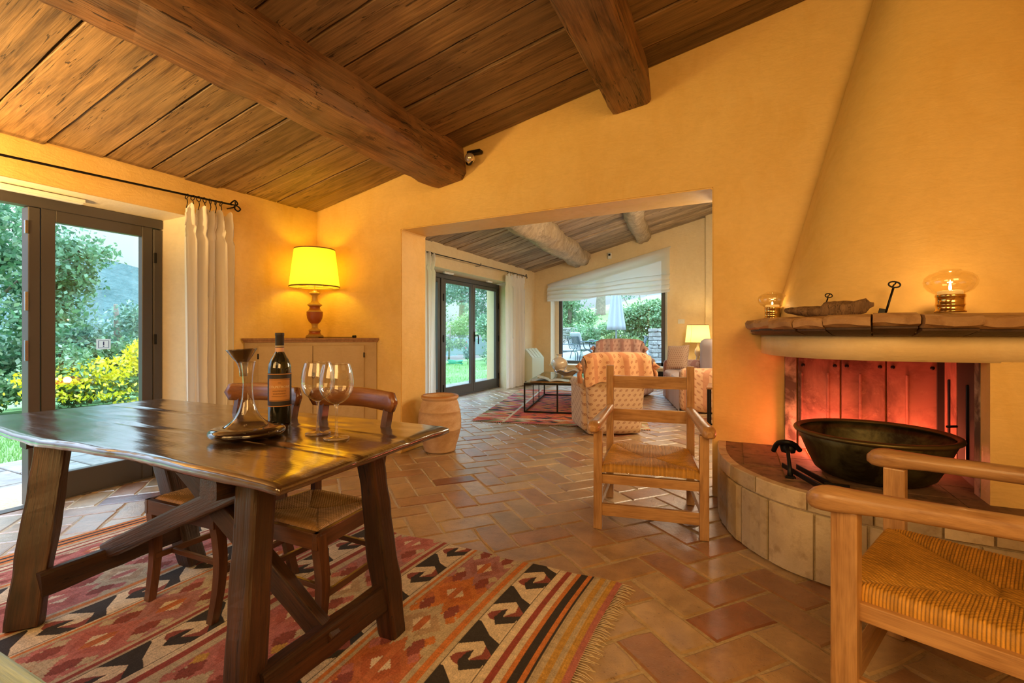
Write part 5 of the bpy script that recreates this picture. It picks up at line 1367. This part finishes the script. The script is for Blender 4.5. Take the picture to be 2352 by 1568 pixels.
bo = thing('ceramic_bowl', 'wide wavy-rimmed cream bowl with dark rim on the coffee table', 'bowl', onct(-.04, .10))
bmsh = lathe_mesh([(p[0], p[1]) for p in catmull([(0, .0, 0), (.10, 0, 0), (.10, .015, 0), (.14, .045, 0), (.20, .085, 0), (.225, .10, 0), (.215, .102, 0), (.17, .075, 0), (.10, .035, 0), (0, .03, 0)], 3)], 64)
def wavy(m):
    for v in m.vertices:
        r = math.hypot(v.co.x, v.co.y)
        if r > .15: v.co.z += .016*math.sin(6*math.atan2(v.co.y, v.co.x))*(r-.15)/.07
    return m
link('bowl', wavy(bmsh), M['ceramic'], bo); link('rim', wavy(lathe_mesh([(.228, .098), (.226, .104), (.214, .104)], 64)), M['ceramic_rim'], bo)
link('knob', lathe_mesh([(0, .03), (.05, .035), (.03, .07), (.035, .10), (.02, .115), (0, .118)], 24), M['ceramic'], bo, (-.05, .03, 0))
bk = thing('open_book', 'large open picture book lying on the coffee table', 'book', onct(-.22, -.74), R_(20))
def page(sgn, lift):
    return grid(10, 4, lambda u, v: (sgn*.30*u, (v-.5)*.36, .006+lift*math.sin(PI*min(1, u*1.3+.05))*.9))
link('cover', box((0, 0, .0035), (.60, .37, .006), .001), plain('book_cover_board', (.5, .28, .10), .6), bk)
pg = NT('printed_page'); c = pg.coord(); n_ = pg.noise(c, 9, 5, .6)
M['page'] = pg.fin(pg.ramp(n_, [(.3, (.10, .16, .18)), (.5, (.42, .50, .52)), (.62, (.70, .66, .55)), (.8, (.25, .20, .12))]), .3)
link('page_block', grid(10, 4, lambda u, v: (-.29*u, (v-.5)*.35, .010+.022*math.sin(PI*min(1, u*1.2)))), M['page'], bk)
link('page_block', grid(10, 4, lambda u, v: (.29*u, (v-.5)*.35, .010+.014*math.sin(PI*min(1, u*1.2)))), M['page'], bk)
link('turning_page', grid(10, 4, lambda u, v: (-.02-.18*u, (v-.5)*.34, .03+.05*u)), M['page'], bk)
di = thing('small_dish', 'small square glass dish at the right edge of the coffee table', 'dish', onct(.30, -.62))
link('dish', box((0, 0, .012), (.12, .12, .022), .005), M['ceramic'], di)
link('well', box((0, 0, .024), (.08, .08, .004), .001), M['ceramic_rim'], di)
# far rug
nx, ny = 260, 340; U = np.linspace(0, 1, nx); Vv = np.linspace(0, 1, ny); u, v = np.meshgrid(U, Vv)
pal = np.array([(.45, .06, .05), (.60, .16, .04), (.55, .20, .16), (.04, .03, .03), (.55, .50, .36), (.22, .25, .10), (.50, .10, .14), (.62, .25, .07)])
def kil(a, b):
    zz = (a*26+3*np.abs(((b*22) % 2)-1)); row = np.floor(b*30); k = np.abs(np.sin(np.floor(zz*.9)*12.9+row*4.7)*43758.5) % 1
    return (k*8).astype(int) % 8
idx = kil(u, v); cc = pal[idx]
cen = (np.abs(u-.5) < .30) & (np.abs(v-.5) < .40)
cc[cen] = pal[np.where(kil(u*1.3, v*1.4) % 3 == 0, 1, np.where(kil(u*1.7, v) % 4 == 0, 3, 0))][cen]
bl_ = (np.abs(np.abs(u-.5)-.31) < .008) | (np.abs(np.abs(v-.5)-.41) < .006); cc[bl_] = (.6, .52, .4)
cc = cc*(1+.12*rng.standard_normal((ny, nx, 1))).clip(.6, 1.4)
Pz = np.stack([(u-.5)*2.35+.25*(0.5-v), (v-.5)*3.7, .008+.003*np.sin(u*17)*np.sin(v*13)], -1)
r2 = thing('kilim_rug', 'orange and red patterned kilim rug under the coffee table', 'rug', (-2.55, 7.55, 0), R_(10))
link('woven_field', npgrid(Pz, cc, True), M['kilim'], r2)
fr2 = link('fringe', tubes([[(-1.17+.125+2.35*i/79, -1.848, .008), (-1.17+.125+2.35*i/79+random.uniform(-.015, .015), -1.90, .004)] for i in range(80)], .003, 4), M['fringe'], r2); fr2['kind'] = 'stuff'
st_ = thing('side_table', 'small black iron side table half hidden behind the doorway edge', 'table', (-.055, 6.25, 0))
link('frame', boxes([((x, y, .27), (.025, .025, .54)) for x in (-.24, .24) for y in (-.24, .24)]+[((0, y, .04), (.5, .02, .02)) for y in (-.24, .24)]), M['iron'], st_)
link('top', box((0, 0, .55), (.52, .52, .025), .003), M['edgewood'], st_)
ft = thing('console_table', 'dark wooden console under the far lamp', 'table', (-.66, 10.30, 0))
link('top', box((0, 0, .61), (.5, .38, .03), .004), M['chairwood'], ft)
for x in (-.21, .21):
    for y in (-.15, .15): link('leg', box((x, y, .3), (.04, .04, .6), .003), M['chairwood'], ft)
fl = thing('table_lamp', 'lit lamp with pale yellow shade behind the sofa in the far room', 'lamp', (-.70, 10.28, .625))
link('base', lathe_mesh([(0, 0), (.08, 0), (.085, .02), (.04, .05), (.03, .10), (.065, .17), (.06, .24), (.025, .29), (.02, .37), (.03, .38), (.012, .39), (0, .39)], 28), M['ceramic'], fl)
link('lamp_shade', lathe_mesh([(.245, .385), (.205, .745)], 44), M['shade_far'], fl)
link('shade_trim', lathe_mesh([(.2455, .38), (.247, .38), (.2465, .39), (.2445, .39)], 44), M['edgewood'], fl)
link('shade_trim', lathe_mesh([(.2055, .738), (.207, .738), (.206, .747), (.2045, .747)], 44), M['edgewood'], fl)
link('seam', tubes([[(-.12*1.01, -.2125*1.01, .388), (-.10*1.01, -.178*1.01, .742)]], .002, 5), M['edgewood'], fl)
light('far_lamp_light', 'POINT', (-.70, 10.28, .625+.55), 16, (1, .68, .25), .07)
vt = thing('wall_vent', 'small dark wall vent low on the far wall right of the window', 'vent', (-1.46, YF-.003, .27))
link('case', box((0, -.03, 0), (.20, .06, .16), .005), M['iron'], vt)
# ------------------------------------------------------------------ outside
def hgt(x, y):
    """garden ground height: level near the house, rising bank behind the far window"""
    z = -.06
    if x > -14 and y > 15: z += max(0, min(1, (y-17.5)/3))*0
    return z
struct(link('terrace', joinvf([ext_poly([(-6.25, -4), (-4.75, -4), (-4.75, 11.28), (-6.25, 11.28)], 'z', -.2, -.045)]), M['mortar']))
ter = [o for o in COL.objects if o.name == 'terrace'][0]
random.seed(5)
y = -.6; r = 0
while y < 11.2:
    hy_ = random.uniform(.36, .44); x = -4.86
    while x > -6.15:
        w = random.uniform(.38, .62); x2 = max(x-w, -6.23)
        if abs(x-x2) > .12: link('paving_stone', box(((x+x2)/2, y+hy_/2, -.035), (abs(x-x2)-.018, hy_-.018, .03), .006), M['paving'], ter)
        x = x2
    y += hy_
def ground(name, fn, x0, x1, y0, y1, nx, ny, mat):
    o = link(name, grid(nx, ny, lambda u, v: (x0+(x1-x0)*u, y0+(y1-y0)*v, fn(x0+(x1-x0)*u, y0+(y1-y0)*v))), mat); return struct(o)
def lawn_z(x, y):
    z = -.055+.02*nz((x*.5, y*.5, 0))
    if x < -10: z -= (-10-x)*.10
    return z
ground('lawn', lawn_z, -60, -6.2, -30, 60, 60, 60, M['lawn'])
def bank(x, y):
    return 1.08+(y-19.4)*(.118+.006*(x+6)*.3)+.10*nz((x*.3, y*.3, 2))
ground('gravel_terrace', lambda x, y: .18+.93*max(0, min(1, (y-15.3)/4.2))+.004*nz((x*5, y*5, 0)), -6.25, 8, 11.28, 19.8, 30, 30, M['gravel'])
ground('grass_bank', bank, -12, 16, 19.6, 75, 60, 70, M['slope'])
# hills on the horizon
def hill(name, pts, y0, depth, mat, sc=1):
    pass
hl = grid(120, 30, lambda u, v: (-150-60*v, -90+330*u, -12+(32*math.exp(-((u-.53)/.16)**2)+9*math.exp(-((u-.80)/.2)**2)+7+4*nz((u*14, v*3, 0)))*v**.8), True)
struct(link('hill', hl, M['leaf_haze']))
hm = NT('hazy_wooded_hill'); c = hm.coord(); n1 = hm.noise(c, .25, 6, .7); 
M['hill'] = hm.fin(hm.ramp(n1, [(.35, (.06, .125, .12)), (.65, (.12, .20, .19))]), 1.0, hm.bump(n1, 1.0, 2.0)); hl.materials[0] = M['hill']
def leaves(blobs, size, seed=0, flat=.6):
    """quads scattered in the outer shell of ellipsoid blobs: (centre, radii, count)"""
    r = np.random.default_rng(seed); Vs = []
    for c, rad, n in blobs:
        d = r.normal(size=(n, 3)); d /= np.linalg.norm(d, axis=1)[:, None]
        k = r.uniform(flat, 1.04, (n, 1))*(1+.12*r.standard_normal((n, 1)))
        P = np.array(c)+d*k*np.array(rad)
        a = r.normal(size=(n, 3)); a /= np.linalg.norm(a, axis=1)[:, None]
        nn = d*.6+r.normal(size=(n, 3))*.6; b = np.cross(a, nn); b /= np.linalg.norm(b, axis=1)[:, None]
        s_ = size*r.uniform(.6, 1.35, (n, 1)); a *= s_; b *= s_*.55
        Vs.append(np.stack([P-a, P+b, P+a*1.0, P-b], 1).reshape(-1, 3))
    Vx = np.concatenate(Vs); n4 = len(Vx)//4
    m = bpy.data.meshes.new('leaves'); m.vertices.add(len(Vx)); m.vertices.foreach_set('co', Vx.reshape(-1).astype(np.float32))
    m.loops.add(n4*4); m.loops.foreach_set('vertex_index', np.arange(n4*4, dtype=np.int32))
    m.polygons.add(n4); m.polygons.foreach_set('loop_start', np.arange(0, n4*4, 4, dtype=np.int32)); m.polygons.foreach_set('loop_total', np.full(n4, 4, dtype=np.int32))
    m.update(); m.validate(); return m
def plant(name, label, cat, loc, blobs, size, mat, seed=0, trunk=None, flowers=None, group=None, branches=None, flat=.6):
    t = thing(name, label, cat, loc, group=group)
    o = link('foliage', leaves(blobs, size, seed, flat), mat, t); o['kind'] = 'stuff'
    if trunk:
        for tr in trunk: link('trunk', tubes([tr], .1, 9), M['bark'], t)
    if flowers:
        bl, sz, fm = flowers; f = link('flowers', leaves(bl, sz, seed+9, .85), fm, t); f['kind'] = 'stuff'
    return t
def blobset(n, c, spread, rad, cnt, seed):
    r = random.Random(seed); out = []
    for _ in range(n):
        out.append(((c[0]+r.uniform(-1, 1)*spread[0], c[1]+r.uniform(-1, 1)*spread[1], c[2]+r.uniform(-1, 1)*spread[2]), tuple(q*r.uniform(.6, 1.2) for q in rad), cnt))
    return out
# --- garden seen through the near door
plant('poplar_tree', 'tall broad-leaved tree close outside the near glass door, leftmost', 'tree', (-11.6, 3.2, -.1),
      blobset(16, (-.1, .0, 2.1), (1.0, 1.5, 1.5), (.62, .62, .55), 1200, 1)+blobset(12, (0, -.9, 4.0), (.9, 1.0, 1.0), (.5, .5, .4), 420, 2)+[((.4, .75, 3.3), (.3, .28, .7), 420), ((.5, 1.3, 2.75), (.3, .42, .16), 200), ((.4, 1.0, 2.4), (.35, .45, .3), 600), ((.3, 1.0, 1.7), (.5, .5, .5), 800), ((.45, 1.65, 2.9), (.2, .28, .10), 60)],
      .052, M['leaf_tree'], 1, [([(0, 0, 0), (.05, .1, 1.5), (-.1, .2, 3.2), (0, .3, 5)], [.14, .11, .08, .03]), ([(0, .1, 1.6), (.1, .6, 2.3), (.3, 1.2, 2.7)], [.04, .02, .008])], flat=.1)
plant('bushy_tree', 'bushy grey-green tree beyond the yellow flowers', 'tree', (-13.6, 6.1, -.3), blobset(18, (0, 0, 1.35), (.9, 1.2, .65), (.7, .7, .5), 700, 4), .05, M['leaf_dark'], 4, [([(0, 0, 0), (0, .1, 1.2), (.1, 0, 2.2)], [.12, .09, .04])], flat=.2)
plant('bushy_tree', 'darker bushy tree further left behind the poplar', 'tree', (-15.5, 4.2, -.4), blobset(20, (0, -.6, 1.1), (1.2, 1.8, .6), (.8, .8, .5), 480, 5), .06, M['leaf_dark'], 5, [([(0, 0, 0), (0, .1, 1.5), (.1, 0, 2.4)], [.14, .1, .04])], flat=.2)
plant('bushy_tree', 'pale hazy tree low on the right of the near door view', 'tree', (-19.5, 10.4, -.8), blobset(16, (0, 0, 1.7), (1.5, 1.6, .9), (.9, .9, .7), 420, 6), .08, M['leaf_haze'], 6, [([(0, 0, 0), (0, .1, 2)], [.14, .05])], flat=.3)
plant('broom_shrub', 'broom shrub covered in yellow flowers seen through the glass leaf', 'shrub', (-10.5, 4.35, -.06),
      blobset(16, (0, 0, .45), (.45, .95, .30), (.38, .42, .32), 420, 7), .042, M['leaf_hedge'], 7, [([(0, 0, 0), (.1, .2, .6)], [.03, .012])],
      ([((.35, -.55, .52), (.35, .55, .16), 420), ((.3, .15, .62), (.35, .6, .19), 800), ((.3, .75, .86), (.30, .34, .24), 620), ((.45, -.2, .30), (.35, .8, .18), 380), ((.2, .9, 1.08), (.2, .24, .14), 160), ((.5, .4, .1), (.2, .5, .1), 90)], .040, M['flower']), flat=.3)
plant('broom_shrub', 'lower green shrub with a few yellow flowers at the open side of the door', 'shrub', (-10.9, 2.55, -.06),
      blobset(14, (0, 0, .40), (.4, .8, .30), (.38, .42, .32), 420, 8), .045, M['leaf_hedge'], 8, [([(0, 0, 0), (.1, .2, .6)], [.03, .012])],
      ([((.3, .2, .15), (.3, .75, .22), 70)], .035, M['flower']), flat=.3)
plant('garden_shrub', 'leafy green bush behind the yellow broom', 'shrub', (-12.0, 5.6, -.1), blobset(12, (0, 0, .6), (.5, 1.1, .35), (.5, .55, .4), 420, 11), .05, M['leaf_hedge'], 11, flat=.3)
plant('garden_shrub', 'long leafy bush behind the low flowering shrub', 'shrub', (-12.4, 3.2, -.1), blobset(14, (0, 0, .7), (.5, 1.4, .45), (.5, .55, .4), 460, 12), .055, M['leaf_tree'], 12, flat=.3)
r_ = np.random.default_rng(3); n = 26000
gx = np.concatenate([r_.uniform(-9.6, -6.3, n*2//3), r_.uniform(-11, -6.3, n//3)]); gy = np.concatenate([r_.uniform(.6, 5.0, n*2//3), r_.uniform(7, 16, n//3)]); n = len(gx)
a = r_.uniform(0, 2*PI, n); hh = r_.uniform(.02, .055, n); w_ = .006
Vx = np.zeros((n, 3, 3)); Vx[:, 0] = np.stack([gx-w_*np.cos(a), gy-w_*np.sin(a), np.full(n, -.06)], 1); Vx[:, 1] = np.stack([gx+w_*np.cos(a), gy+w_*np.sin(a), np.full(n, -.06)], 1)
Vx[:, 2] = np.stack([gx+r_.normal(0, .012, n), gy+r_.normal(0, .012, n), -.045+hh], 1)
gm = pymesh('blades', Vx.reshape(-1, 3), np.arange(n*3).reshape(-1, 3)); tag(link('grass_blades', gm, M['blade']), 'short green lawn grass outside the glass doors', 'grass', kind='stuff')
# --- garden seen through the far glass door
plant('garden_tree', 'tall dark green tree beyond the white garden wall', 'tree', (-17.0, 27.5, -.05), blobset(26, (0, 0, 4.2), (3.4, 2.0, 2.3), (1.3, 1.2, 1.0), 430, 21), .10, M['leaf_dark'], 21, [([(0, 0, 0), (.1, 0, 3), (0, 0, 5)], [.25, .2, .06])], flat=.3)
plant('garden_tree', 'second tall dark tree behind the brick pillar', 'tree', (-11.6, 26.5, -.05), blobset(22, (0, 0, 3.6), (2.4, 1.6, 2.4), (1.2, 1.1, .9), 430, 22), .10, M['leaf_dark'], 22, [([(0, 0, 0), (.1, 0, 3), (0, 0, 5)], [.25, .2, .06])], flat=.3)
plant('garden_shrub', 'yellow-green feathery shrub seen through the left far door pane', 'shrub', (-11.9, 18.2, -.05), blobset(14, (0, 0, 1.25), (.75, .6, .8), (.45, .45, .4), 420, 23), .055, M['leaf_light'], 23, [([(0, 0, 0), (.1, 0, 1.6)], [.05, .02])], flat=.3)
plant('laurel_hedge', 'tall clipped green hedge behind the right far door pane', 'hedge', (-8.6, 17.2, -.05), blobset(24, (0, 0, 1.5), (.6, 1.3, 1.3), (.5, .6, .5), 420, 24), .055, M['leaf_tree'], 24, [([(0, 0, 0), (.05, 0, 2)], [.07, .03])], flat=.3)
M['garden_white'] = plain('garden_wall_render', (.22, .27, .30), .9)
tag(link('garden_wall', box((-15.8, 24.2, .42), (9, .3, 1.0), .02), M['garden_white'], None, (0, 0, 0)), 'low white garden wall across the lawn beyond the far door', 'wall')
plant('rose_bush', 'small rose bush with red flowers on the lawn', 'shrub', (-9.75, 16.3, -.05), blobset(6, (0, 0, .45), (.16, .16, .28), (.16, .16, .15), 130, 25), .04, M['leaf_dark'], 25, [([(0, 0, 0), (.02, 0, .5)], [.015, .01])], ([((0, 0, .78), (.22, .22, .18), 16)], .04, M['flower_red']), flat=.3)
hs = thing('garden_hose', 'coiled green garden hose lying on the lawn', 'hose', (-9.9, 15.6, -.03))
M['hose'] = plain('green_hose', (.02, .32, .20), .4)
link('coil', tubes([[((.30+.03*math.sin(q*.37))*math.cos(q), .20*math.sin(q), .025+.012*q/2+.02*math.sin(q*1.7)) for q in np.linspace(0, 8*PI, 120)]], .018, 7), M['hose'], hs)
pr_ = thing('stone_pillar', 'pale brick-built pillar outside the far glass door', 'pillar', (-5.72, 11.45, -.05))
random.seed(11); zz = 0
while zz < 2.9:
    hgt_ = random.uniform(.085, .135); o_ = random.uniform(-.03, .03)
    link('brick', box((o_-.0, 0, zz+hgt_/2), (.50, .40+random.uniform(-.03, .03), hgt_-.022), .012), M['pillarstone'], pr_); zz += hgt_
link('mortar_core', box((0, 0, 1.4), (.42, .32, 2.75)), M['soot'], pr_)
# --- terrace garden seen through the far window
def wrought_chair(label, loc, rz, cushion):
    t = thing('garden_chair', label, 'chair', loc, rz); L = []
    for i in range(11):
        x = -.25+.5*i/10; L.append([(x*.85, -.26, .42), (x*.9, .18, .42), (x*1.0, .28, .62), (x*1.1, .36, .88)])
    link('slat', tubes(L, .009, 5), M['iron_blue'], t)
    link('frame', tubes([catmull([(s_*.25, -.28, 0), (s_*.25, -.26, .42), (s_*.27, .2, .42), (s_*.28, .38, .90)], 4) for s_ in (-1, 1)]+[[(s_*.24, .2, .42), (s_*.25, .3, 0)] for s_ in (-1, 1)]+[[(-.28, .38, .90), (.28, .38, .90)], [(-.25, -.27, .42), (.25, -.27, .42)]], .014, 6), M['iron_blue'], t)
    link('arm', tubes([catmull([(s_*.26, -.20, .42), (s_*.30, -.28, .60), (s_*.30, -.1, .66), (s_*.29, .25, .64)], 5) for s_ in (-1, 1)], .013, 6), M['iron_blue'], t)
    if cushion: link('cushion', puff((0, -.02, .455), (.48, .46, .06), .025), M['white_cloth'], t)
    return t
M['iron_blue'] = plain('blue_black_iron', (.035, .07, .085), .5); M['white_cloth'] = plain('white_cotton', (.42, .45, .48), .9)
zt = .18
wrought_chair('slatted iron garden chair with white cushion, left of the terrace table', (-5.05, 14.9, zt), R_(100), True)
c2_ = wrought_chair('slatted iron garden chair behind the left one, with a white towel', (-4.95, 16.0, zt), R_(150), True)
tag(link('towel', puff((0, 0, 0), (.50, .08, .40), .03), M['white_cloth'], None, (-5.02, 15.70, zt+.86)), 'white towel hung over the back of a garden chair', 'towel').rotation_euler = (R_(-18), 0, R_(150))
wrought_chair('slatted iron garden chair to the right of the terrace table', (-2.95, 15.3, zt), R_(-75), False)
gt = thing('garden_table', 'iron garden table with curved legs on the terrace', 'table', (-4.05, 15.5, zt))
link('top', box((0, 0, .74), (1.25, .9, .03), .01), M['iron_blue'], gt)
for sx in (-1, 1):
    for sy in (-1, 1): link('leg', tubes([catmull([(sx*.55, sy*.36, .73), (sx*.50, sy*.33, .52), (sx*.30, sy*.25, .38), (sx*.34, sy*.27, .15), (sx*.52, sy*.36, .0)], 5)], .018, 6), M['iron_blue'], gt)
tag(link('folded_napkin', box((0, 0, 0), (.35, .22, .03), .01), plain('teal_napkin', (.08, .42, .36), .8), None, (-4.1, 15.45, zt+.77)), 'teal folded cloth on the garden table', 'napkin')
tag(link('serving_dish', lathe_mesh([(0, 0), (.06, 0), (.11, .05), (.10, .05), (.05, .01), (0, .01)], 20), M['white_cloth'], None, (-4.38, 15.4, zt+.756)), 'small white dish on the garden table', 'dish')
pa = thing('parasol', 'closed white parasol standing behind the garden table', 'parasol', (-3.92, 17.0, .40))
link('pole', tubes([[(0, 0, 0), (0, 0, 3.0)]], .028, 10), M['white_cloth'], pa)
rings = []
for q in np.linspace(0, 1, 14):
    z = .92+2.0*q; R0 = .30-.24*q; rings.append([(R0*(1+.20*math.cos(8*a))*math.cos(a), R0*(1+.20*math.cos(8*a))*math.sin(a), z) for a in np.linspace(0, 2*PI, 64, endpoint=False)])
link('canopy', loft(rings), M['white_cloth'], pa)
link('base', lathe_mesh([(0, 0), (.28, 0), (.28, .06), (.05, .10), (0, .1)], 24), M['graystone'], pa)
def hz_(y): return .18+.93*max(0, min(1, (y-15.3)/4.2))
plant('garden_tree', 'leafy green tree filling the left of the far window view', 'tree', (-7.4, 22.0, 1.35), blobset(20, (0, 0, 1.5), (1.1, 1.0, 1.6), (.65, .6, .55), 460, 31), .065, M['leaf_hedge'], 31, [([(0, 0, 0), (.1, 0, 1.5), (0, 0, 2.6)], [.12, .09, .03])], flat=.2)
plant('flowering_shrub', 'rounded green shrub with white flowers left of the parasol', 'shrub', (-5.0, 18.4, hz_(18.0)-.05), blobset(16, (0, 0, .35), (.75, .4, .30), (.42, .40, .35), 380, 32), .05, M['leaf_hedge'], 32, None, ([((0, -.2, .35), (1.0, .6, .45), 60)], .035, M['flower_white']), flat=.3)
plant('flowering_shrub', 'large green shrub bank with yellow and white flowers right of the parasol', 'shrub', (-2.7, 18.6, hz_(18.2)-.05), blobset(26, (0, 0, .75), (1.2, .5, .75), (.5, .45, .45), 420, 33), .06, M['leaf_hedge'], 33, None, ([((0, -.3, .9), (1.4, .7, .9), 50)], .04, M['flower_white']), flat=.3)
plant('flowering_shrub', 'low spiky green plants along the foot of the shrub bank', 'shrub', (-3.9, 17.6, hz_(17.4)-.03), blobset(12, (0, 0, .2), (.9, .3, .15), (.3, .3, .25), 300, 34), .07, M['leaf_light'], 34, None, flat=.2)
plant('yellow_iris', 'few yellow irises at the top of the shrub bank', 'flower', (-2.6, 19.8, 1.15), [((0, 0, .3), (.9, .4, .35), 260)], .06, M['leaf_hedge'], 35, None, ([((.2, 0, 1.15), (.8, .3, .25), 26)], .06, M['flower']))
plant('young_tree', 'thin young tree with forked stems on the grassy bank', 'tree', (-4.6, 23.5, 1.55), [((-.5, 0, 1.6), (.7, .4, .35), 240), ((.5, 0, 1.9), (.6, .4, .35), 240)], .06, M['leaf_dark'], 36, [([(.3, 0, 0), (-.1, 0, .8), (-.6, 0, 1.7)], [.03, .025, .012]), ([(.5, 0, 0), (.4, 0, .9), (.3, 0, 1.9)], [.03, .025, .012])])
tk = thing('tree_trunk', 'thick bare tree trunk on the grassy bank', 'tree', (-8.35, 31.5, 2.3))
link('trunk', tubes([([(0, 0, -.2), (0, 0, .3), (.05, 0, 1.4), (-.05, 0, 3), (0, 0, 5)], [.55, .36, .30, .28, .24])], .3, 14), M['bark'], tk)
o = link('foliage', leaves(blobset(20, (0, 0, 5.2), (2.6, 1.5, 1.0), (1.1, 1.0, .7), 300, 41), .12, 41, .2), M['leaf_dark'], tk); o['kind'] = 'stuff'
plant('garden_tree', 'broad tree high on the bank at the right of the far window view', 'tree', (-1.2, 27.0, 2.2), blobset(18, (0, 0, 2.6), (1.6, 1.0, 1.2), (.9, .8, .7), 330, 42), .10, M['leaf_dark'], 42, [([(0, 0, 0), (0, 0, 3)], [.16, .06])], flat=.3)
def drywall(name, label, loc, L, H, rz, seed, group=None):
    t = thing(name, label, 'wall', loc, rz); rr = random.Random(seed); z = 0
    link('wall_core', box((0, 0, H/2-.03), (L-.1, .22, H-.06)), M['graystone'], t)
    while z < H:
        h_ = rr.uniform(.10, .17); x = -L/2
        while x < L/2:
            w = rr.uniform(.16, .36); bm = bmesh.new(); bbox(bm, (0, 0, 0), (w-.014, .34+rr.uniform(-.03, .03), h_-.012), .022, 1)
            for v in bm.verts: v.co += Vector((rr.uniform(-.014, .014), rr.uniform(-.014, .014), rr.uniform(-.01, .01)))
            link('stone', bm2(bm), M['graystone'], t, (x+w/2, rr.uniform(-.015, .015), z+h_/2)); x += w
        z += h_
    return t
drywall('dry_stone_wall', 'low dry stone wall at the left of the far window view', (-6.6, 19.35, .98), 2.6, .42, R_(8), 1)
drywall('dry_stone_wall', 'pale dry stone wall at the right edge of the far window view', (-1.75, 16.35, .25), 1.9, 1.0, R_(35), 2)
# ------------------------------------------------------------------ groups of look-alike things
GR = dict(dining_chair='dining chairs tucked under the trestle table', rush_armchair='pale wooden rush-seat armchairs by the fireplace', wine_glass='empty wine glasses on the dining table',
          glass_lantern='brass and glass lanterns on the mantel', iron_key='iron keys on the mantel', ceiling_beam='dark hewn beams of the near room', ceiling_log='round log beams of the far room',
          curtain='white curtains at the glass doors', curtain_rod='black iron curtain rods', strip_light='white strip lights under the door lintels', upholstered_armchair='upholstered armchairs in the far room',
          garden_chair='slatted iron garden chairs on the terrace', dry_stone_wall='dry stone walls outside the far window', broom_shrub='yellow flowering broom shrubs', bushy_tree='bushy trees beyond the near door',
          garden_tree='trees of the garden', flowering_shrub='shrubs on the terrace bank', garden_shrub='green garden shrubs', kilim_rug='kilim rugs', table_lamp='lit lamps with yellow shades')
for o in list(bpy.data.objects):
    if o.parent is None and 'category' in o and 'group' not in o:
        b = o.name.split('.')[0]
        if b in GR: o['group'] = GR[b]
